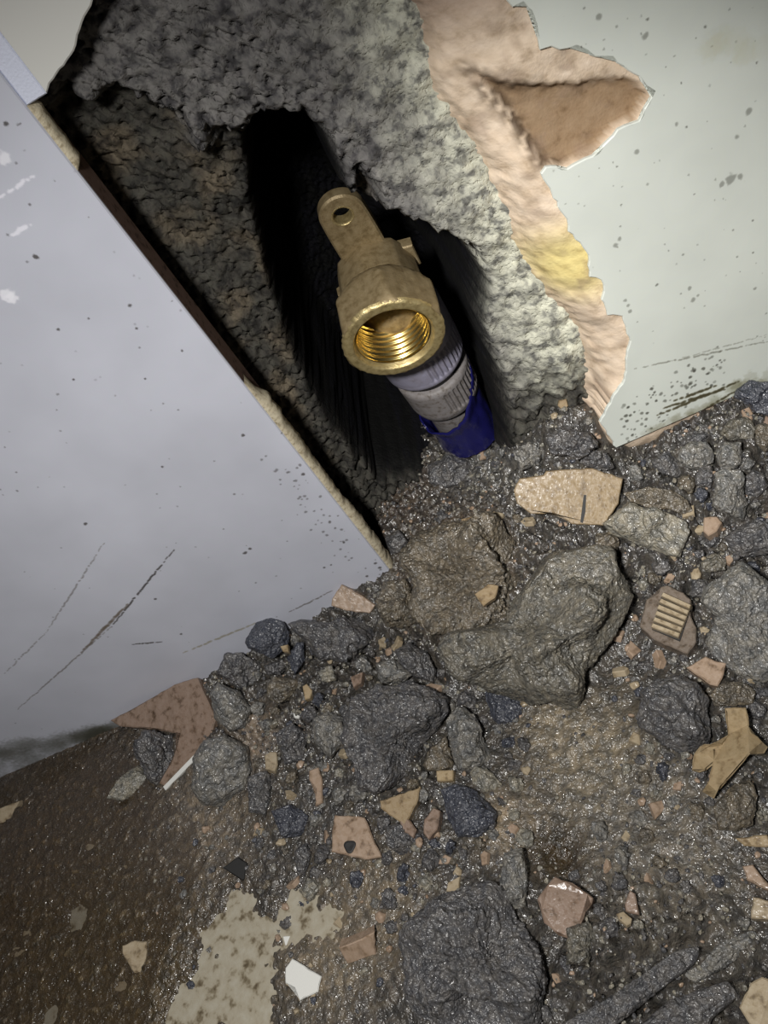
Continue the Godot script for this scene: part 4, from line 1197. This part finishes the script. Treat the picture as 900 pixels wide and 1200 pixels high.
	shard([410, 793, 425, 787, 423, 800, 414, 806], "clay_pink", 3.0, "small pinkish chip in the heap above the dark pitted lump", "the pinkish chip", {"lift": 4.0, "category": "tile chip"})
	shard([354, 804, 359, 801, 366, 809, 363, 818, 357, 820], "clay_cream", 2.5, "small cream chip right of the squat brown stone", "the cream chip", {"lift": 4.5, "category": "tile chip"})
	shard([343, 835, 349, 834, 353, 838, 349, 842, 344, 841], "white_glaze", 1.5, "tiny white crumb below the squat brown stone", "the white crumb", {"lift": 4.0, "category": "tile chip"})
	shard([328, 757, 337, 755, 338, 764, 331, 763], "clay_cream", 2.0, "tiny cream crumb stuck on the bluish faceted stone", "the cream crumb", {"stuck": true, "lift": 11.0, "category": "tile chip"})
	shard([466, 958, 474, 954, 488, 972, 484, 982, 472, 974], "clay_pink", 3.0, "wet pinkish splinter just below the triangular tan shard", "the pinkish splinter", {"lift": 4.0})
	shard([497, 960, 508, 946, 516, 950, 512, 972, 502, 984, 496, 976], "clay_pink", 3.0, "pinkish brown shard left of the wet bluish stone", "the pinkish brown shard", {"lift": 4.0})
	shard([706, 508, 716, 506, 720, 516, 712, 520], "clay_peach", 3.0, "small peach crumb at the broken corner of the right tile", "the peach crumb", {"stuck": true, "wall_z": -0.004, "category": "tile chip"})
	shard([655, 470, 664, 468, 666, 476, 660, 482, 654, 476], "clay_tan", 3.0, "small tan crumb on the damp cement left of the broken tile", "the tan crumb", {"stuck": true, "wall_z": -0.0105, "n": Vector3(0, 0.5, 0.85), "category": "tile chip"})
	shard([868, 480, 878, 476, 884, 486, 880, 494, 870, 488], "clay_peach", 3.0, "peach crumb between the blue-black and the rounded greenish stone", "the upper peach crumb", {"lift": 8.0, "category": "tile chip"})
	shard([892, 485, 902, 488, 904, 500, 893, 496], "clay_pink", 3.0, "pinkish crumb at the right edge under the blue-black stone", "the upper pink crumb", {"lift": 8.0, "category": "tile chip"})
	shard([808, 664, 816, 660, 822, 672, 818, 682, 810, 678], "clay_pale", 3.0, "pale crumb left of the small yellowish stone", "the pale crumb", {"lift": 5.0, "category": "tile chip"})
	shard([540, 608, 556, 604, 562, 609, 556, 614, 542, 614], "clay_tan", 2.5, "small tan chip on top of the knobbly brown lump", "the tan chip", {"stuck": true, "lift": 4.0, "category": "tile chip"})
	shard([556, 696, 572, 684, 584, 686, 580, 700, 566, 710], "clay_tan", 2.5, "tan flake set in the face of the knobbly brown lump", "the tan flake", {"stuck": true, "lift": 12.5, "category": "tile chip"})
	# flakes half drowned in the mud at the lower left
	for a in [[171, 976, 9, "pale flake nearest the pointed flat stone in the mud"], [205, 1026, 9, "pale oval flake in the mud left of the black chip"], [139, 1018, 10, "pale oblong flake in the middle of the lower left mud"], [28, 1092, 11, "pale flake at the far left above the bottom corner"], [20, 1116, 9, "pale flake at the far left, lowest in the corner"], [142, 1156, 10, "pale flake right under the lone pale chip"], [112, 1166, 7, "small round pale flake left below the lone pale chip"], [133, 1182, 9, "pale flake near the bottom edge below the lone chip"], [104, 992, 6, "small pale flake in the brown mud, alone, left of the oblong flake"], [82, 1194, 9, "pale flake cut by the bottom edge at the left"], [51, 936, 7, "pale flake beside the one at the left edge"], [50, 1074, 7, "thin pale flake upright in the mud at the far left"]]:
		rng.seed = int(a[0])
		var ol := []
		for k in 7:
			var th := TAU * k / 7.0
			var rr: float = a[2] * rng.randf_range(0.6, 1.1)
			ol.append_array([a[0] + cos(th) * rr * 1.1, a[1] + sin(th) * rr * 0.75 - cos(th) * rr * 0.35])
		shard(ol, "clay_pale", 0.8, a[3], "the flake", {"lift": 0.35, "category": "tile chip", "n": Vector3.UP})

func build_ribbed_fragment():
	var o: Node3D = shard([774, 687, 782, 685, 801, 694, 810, 702, 809, 720, 816, 735, 816, 752, 806, 767, 790, 760, 767, 750, 749, 734, 754, 715, 757, 702, 771, 694], "clay_drab", 5.0, "tile fragment lying with its ribbed back upward, right of the largest lump", "the ribbed fragment", {"lift": 9.0})
	var inv := o.transform.affine_inverse()
	var n := o.transform.basis.z
	for i in 6:
		var a := inv * on_plane(Vector2(777 - 2.4 * i, 699 + 7.2 * i), o.position, n)
		var b := inv * on_plane(Vector2(810 - 2.6 * i, 714 + 6.6 * i), o.position, n)
		var d := Vector2(b.x - a.x, b.y - a.y)
		var s := d.normalized().orthogonal() * 0.0006
		var a2 := Vector2(a.x, a.y)
		var b2 := Vector2(b.x, b.y)
		put("rib", slab(PackedVector2Array([a2 - s, b2 - s, b2 + s, a2 + s]), Vector3(0, 0, 0.0022), Vector3.RIGHT, Vector3.UP, 0.0026, 0.00025), M.clay_pale, o)
	var grooves := PackedVector2Array()
	for q in pts([776, 696, 811, 711, 797, 752, 764, 738]):
		var l := inv * on_plane(q, o.position, n)
		grooves.append(Vector2(l.x, l.y))
	put("gap_shade", slab(grooves, Vector3(0, 0, 0.0003), Vector3.RIGHT, Vector3.UP, 0.001, 0.0001), M.slate, o).set_meta("label", "dark sheet for the shade between the ribs")  # dark sheet laid in the gaps to stand for their shade

# smaller stones between the big ones, each told apart by its neighbour
func build_pebbles():
	var zones := [[300, 740, 470, 1010, 70], [470, 760, 620, 1010, 26], [720, 640, 895, 960, 50], [560, 500, 720, 560, 4], [740, 540, 895, 680, 30], [330, 980, 560, 1090, 16], [700, 950, 895, 1110, 14], [460, 600, 640, 660, 4], [560, 1000, 760, 1190, 10]]
	var mats := [["rock_dark", "dark"], ["rock_grey", "grey"], ["rock_brown", "brown"], ["rock_blue", "bluish"], ["clay_peach", "peach"], ["clay_pale", "pale"], ["rock_pale", "pale grey"]]
	var meshes := []
	for k in 8:
		var ol := PackedVector2Array()
		rng.seed = 60 + k
		for i in 9:
			var th := TAU * i / 9.0
			ol.append(Vector2(cos(th), sin(th)) * rng.randf_range(0.75, 1.1) * 0.003)
		meshes.append(stone_mesh(ol, Vector2.ZERO, 0.7, 3, 0.3, k * 9.7, 2.6))
	var chips := []
	for k in 8:
		rng.seed = 260 + k
		var ol := PackedVector2Array()
		for i in 4 + k % 3:
			var th := TAU * (i + rng.randf_range(-0.25, 0.25)) / (4 + k % 3)
			ol.append(Vector2(cos(th) * 1.15, sin(th) * 0.8) * rng.randf_range(0.75, 1.15) * 0.003)
		chips.append(slab(ol, Vector3(0, 0.0012, 0), Vector3.RIGHT, Vector3.FORWARD, 0.0022, 0.0003))
	rng.seed = 2024
	for z in zones:
		var made := 0
		var tries := 0
		while made < z[4] and tries < 400:
			tries += 1
			var q := Vector2(rng.randf_range(z[0], z[2]), rng.randf_range(z[1], z[3]))
			var px := rng.randf_range(6.0, 13.0)
			var ok := true
			for t in taken:
				if q.distance_to(t[0]) < t[1] * 0.92 + px * 0.75:
					ok = false
					break
			if q.x > 655 and q.x < 745 and q.y > 790 and q.y < 960: ok = false
			if not ok: continue
			var pick = mats[mini(6, int(pow(rng.randf(), 1.6) * 7.0))]
			var near := nearest(q)
			if near.is_empty(): continue
			var dir := direction(q - near[0])
			var label := "small %s %s just %s %s" % [pick[1], "chip" if pick[0].begins_with("clay") else "stone", dir, near[2]]
			if used_labels.has(label): continue
			var p := hit_ground(q)
			var rad := px / F * (p - cam_at).dot(cam_fw)
			p = keep_off_wall(p + Vector3.UP * rad * 0.25, rad)
			var b := Basis.from_euler(Vector3(rng.randf() * TAU, rng.randf() * TAU, rng.randf() * TAU)).scaled(Vector3.ONE * rad / 0.003)
			var chip: bool = pick[0].begins_with("clay")
			if chip: b = Basis(Vector3.UP, rng.randf() * TAU) * Basis(Vector3.RIGHT, rng.randf_range(-0.6, 0.9)) * Basis.from_scale(Vector3.ONE * rad / 0.003)
			var o := put("tile_chip" if chip else "pebble", (chips if chip else meshes)[rng.randi() % 8], M[pick[0]], self, Transform3D(b, p))
			settle(o)
			tag(o, label, "tile chip" if chip else "pebble")
			taken.append([q, px, ""])
			made += 1

func nearest(q: Vector2) -> Array:
	var best := []
	var bd := 1e9
	for t in taken:
		if t[2] == "" or t[2] == "the flake": continue
		var d: float = q.distance_to(t[0]) - t[1]
		if d < bd:
			bd = d
			best = t
	return best

func direction(d: Vector2) -> String:
	if absf(d.x) > 2.0 * absf(d.y): return "right of" if d.x > 0 else "left of"
	if absf(d.y) > 2.0 * absf(d.x): return "below" if d.y > 0 else "above"
	return ("below right of" if d.x > 0 else "below left of") if d.y > 0 else ("above right of" if d.x > 0 else "above left of")

func build_gravel():
	var low := []
	for k in 6:
		var ol := PackedVector2Array()
		rng.seed = 160 + k
		for i in 8:
			var th := TAU * i / 8.0
			ol.append(Vector2(cos(th), sin(th)) * rng.randf_range(0.7, 1.1) * 0.0015)
		low.append(stone_mesh(ol, Vector2.ZERO, 0.75, 2, 0.12, k * 3.3, 2.6))
	rng.seed = 31
	var mats := ["rock_dark", "rock_grey", "rock_brown", "rock_blue", "rock_pale", "clay_pale", "clay_peach"]
	for z in [[290, 740, 620, 1000, 110, "gravel grain scattered through the heap below the left tile", "gravel in the left heap"], [720, 540, 900, 960, 80, "gravel grain scattered through the rubble below the right tile", "gravel in the right rubble"], [200, 960, 560, 1190, 70, "gravel grain sunk in the mud along the bottom of the photo", "gravel in the lower mud"], [540, 470, 720, 560, 30, "gravel grain lying on the mud in the wall hole", "gravel in the hole"]]:
		for i in z[4]:
			var q := Vector2(rng.randf_range(z[0], z[2]), rng.randf_range(z[1], z[3]))
			var p := hit_ground(q)
			if p.z < 0.002 and (p.x < -0.008 or p.x > 0.07): continue
			p.y = ground_rough(p.x, p.z) + 0.0004
			var s := rng.randf_range(0.45, 1.15)
			var b := Basis.from_euler(Vector3(rng.randf() * TAU, rng.randf() * TAU, rng.randf() * TAU)).scaled(Vector3(s, s * rng.randf_range(0.6, 1.0), s))
			var o := put("gravel_grain", low[rng.randi() % 6], M[mats[mini(6, int(pow(rng.randf(), 1.2) * 7.0))]], self, Transform3D(b, p))
			tag(o, z[5], "gravel", z[6])

func build_grit():
	rng.seed = 99
	var ol := PackedVector2Array()
	for i in 7:
		var th := TAU * i / 7.0
		ol.append(Vector2(cos(th), sin(th)) * rng.randf_range(0.75, 1.1) * 0.0005)
	var mesh := stone_mesh(ol, Vector2.ZERO, 0.8, 1, 0.0, 4.0, 2.6)
	for a in [["rock_dark", 5200, "dark grit too fine to count strewn over the rubble", "dark_grit"], ["rock_pale", 4200, "pale grey grit too fine to count strewn over the rubble", "pale_grit"], ["clay_peach", 700, "peach clay crumbs too fine to count strewn over the rubble", "clay_grit"]]:
		var list: Array[Transform3D] = []
		for i in a[1] * 2:
			if list.size() >= a[1]: break
			var x := rng.randf_range(-0.12, 0.13)
			var z := rng.randf_range(-0.045, 0.135)
			var h := ground(x, z)
			if z < 0.001 and x < TILE_EDGE: continue
			if rng.randf() > smoothstep(0.001, 0.007, h) + 0.05: continue
			var s := rng.randf_range(0.5, 1.5)
			s *= s * 0.8
			list.append(Transform3D(Basis.from_euler(Vector3(rng.randf() * TAU, rng.randf() * TAU, 0)).scaled(Vector3(s, s * 0.8, s)), Vector3(x, ground_rough(x, z) + 0.0001, z)))
		var mm := MultiMesh.new()
		mm.transform_format = MultiMesh.TRANSFORM_3D
		mm.mesh = mesh
		mm.instance_count = list.size()
		for i in list.size(): mm.set_instance_transform(i, list[i])
		var o := MultiMeshInstance3D.new()
		o.name = a[3]
		o.multimesh = mm
		o.material_override = M[a[0]]
		add_child(o, true)
		tag(o, a[2], "grit", "", "stuff")
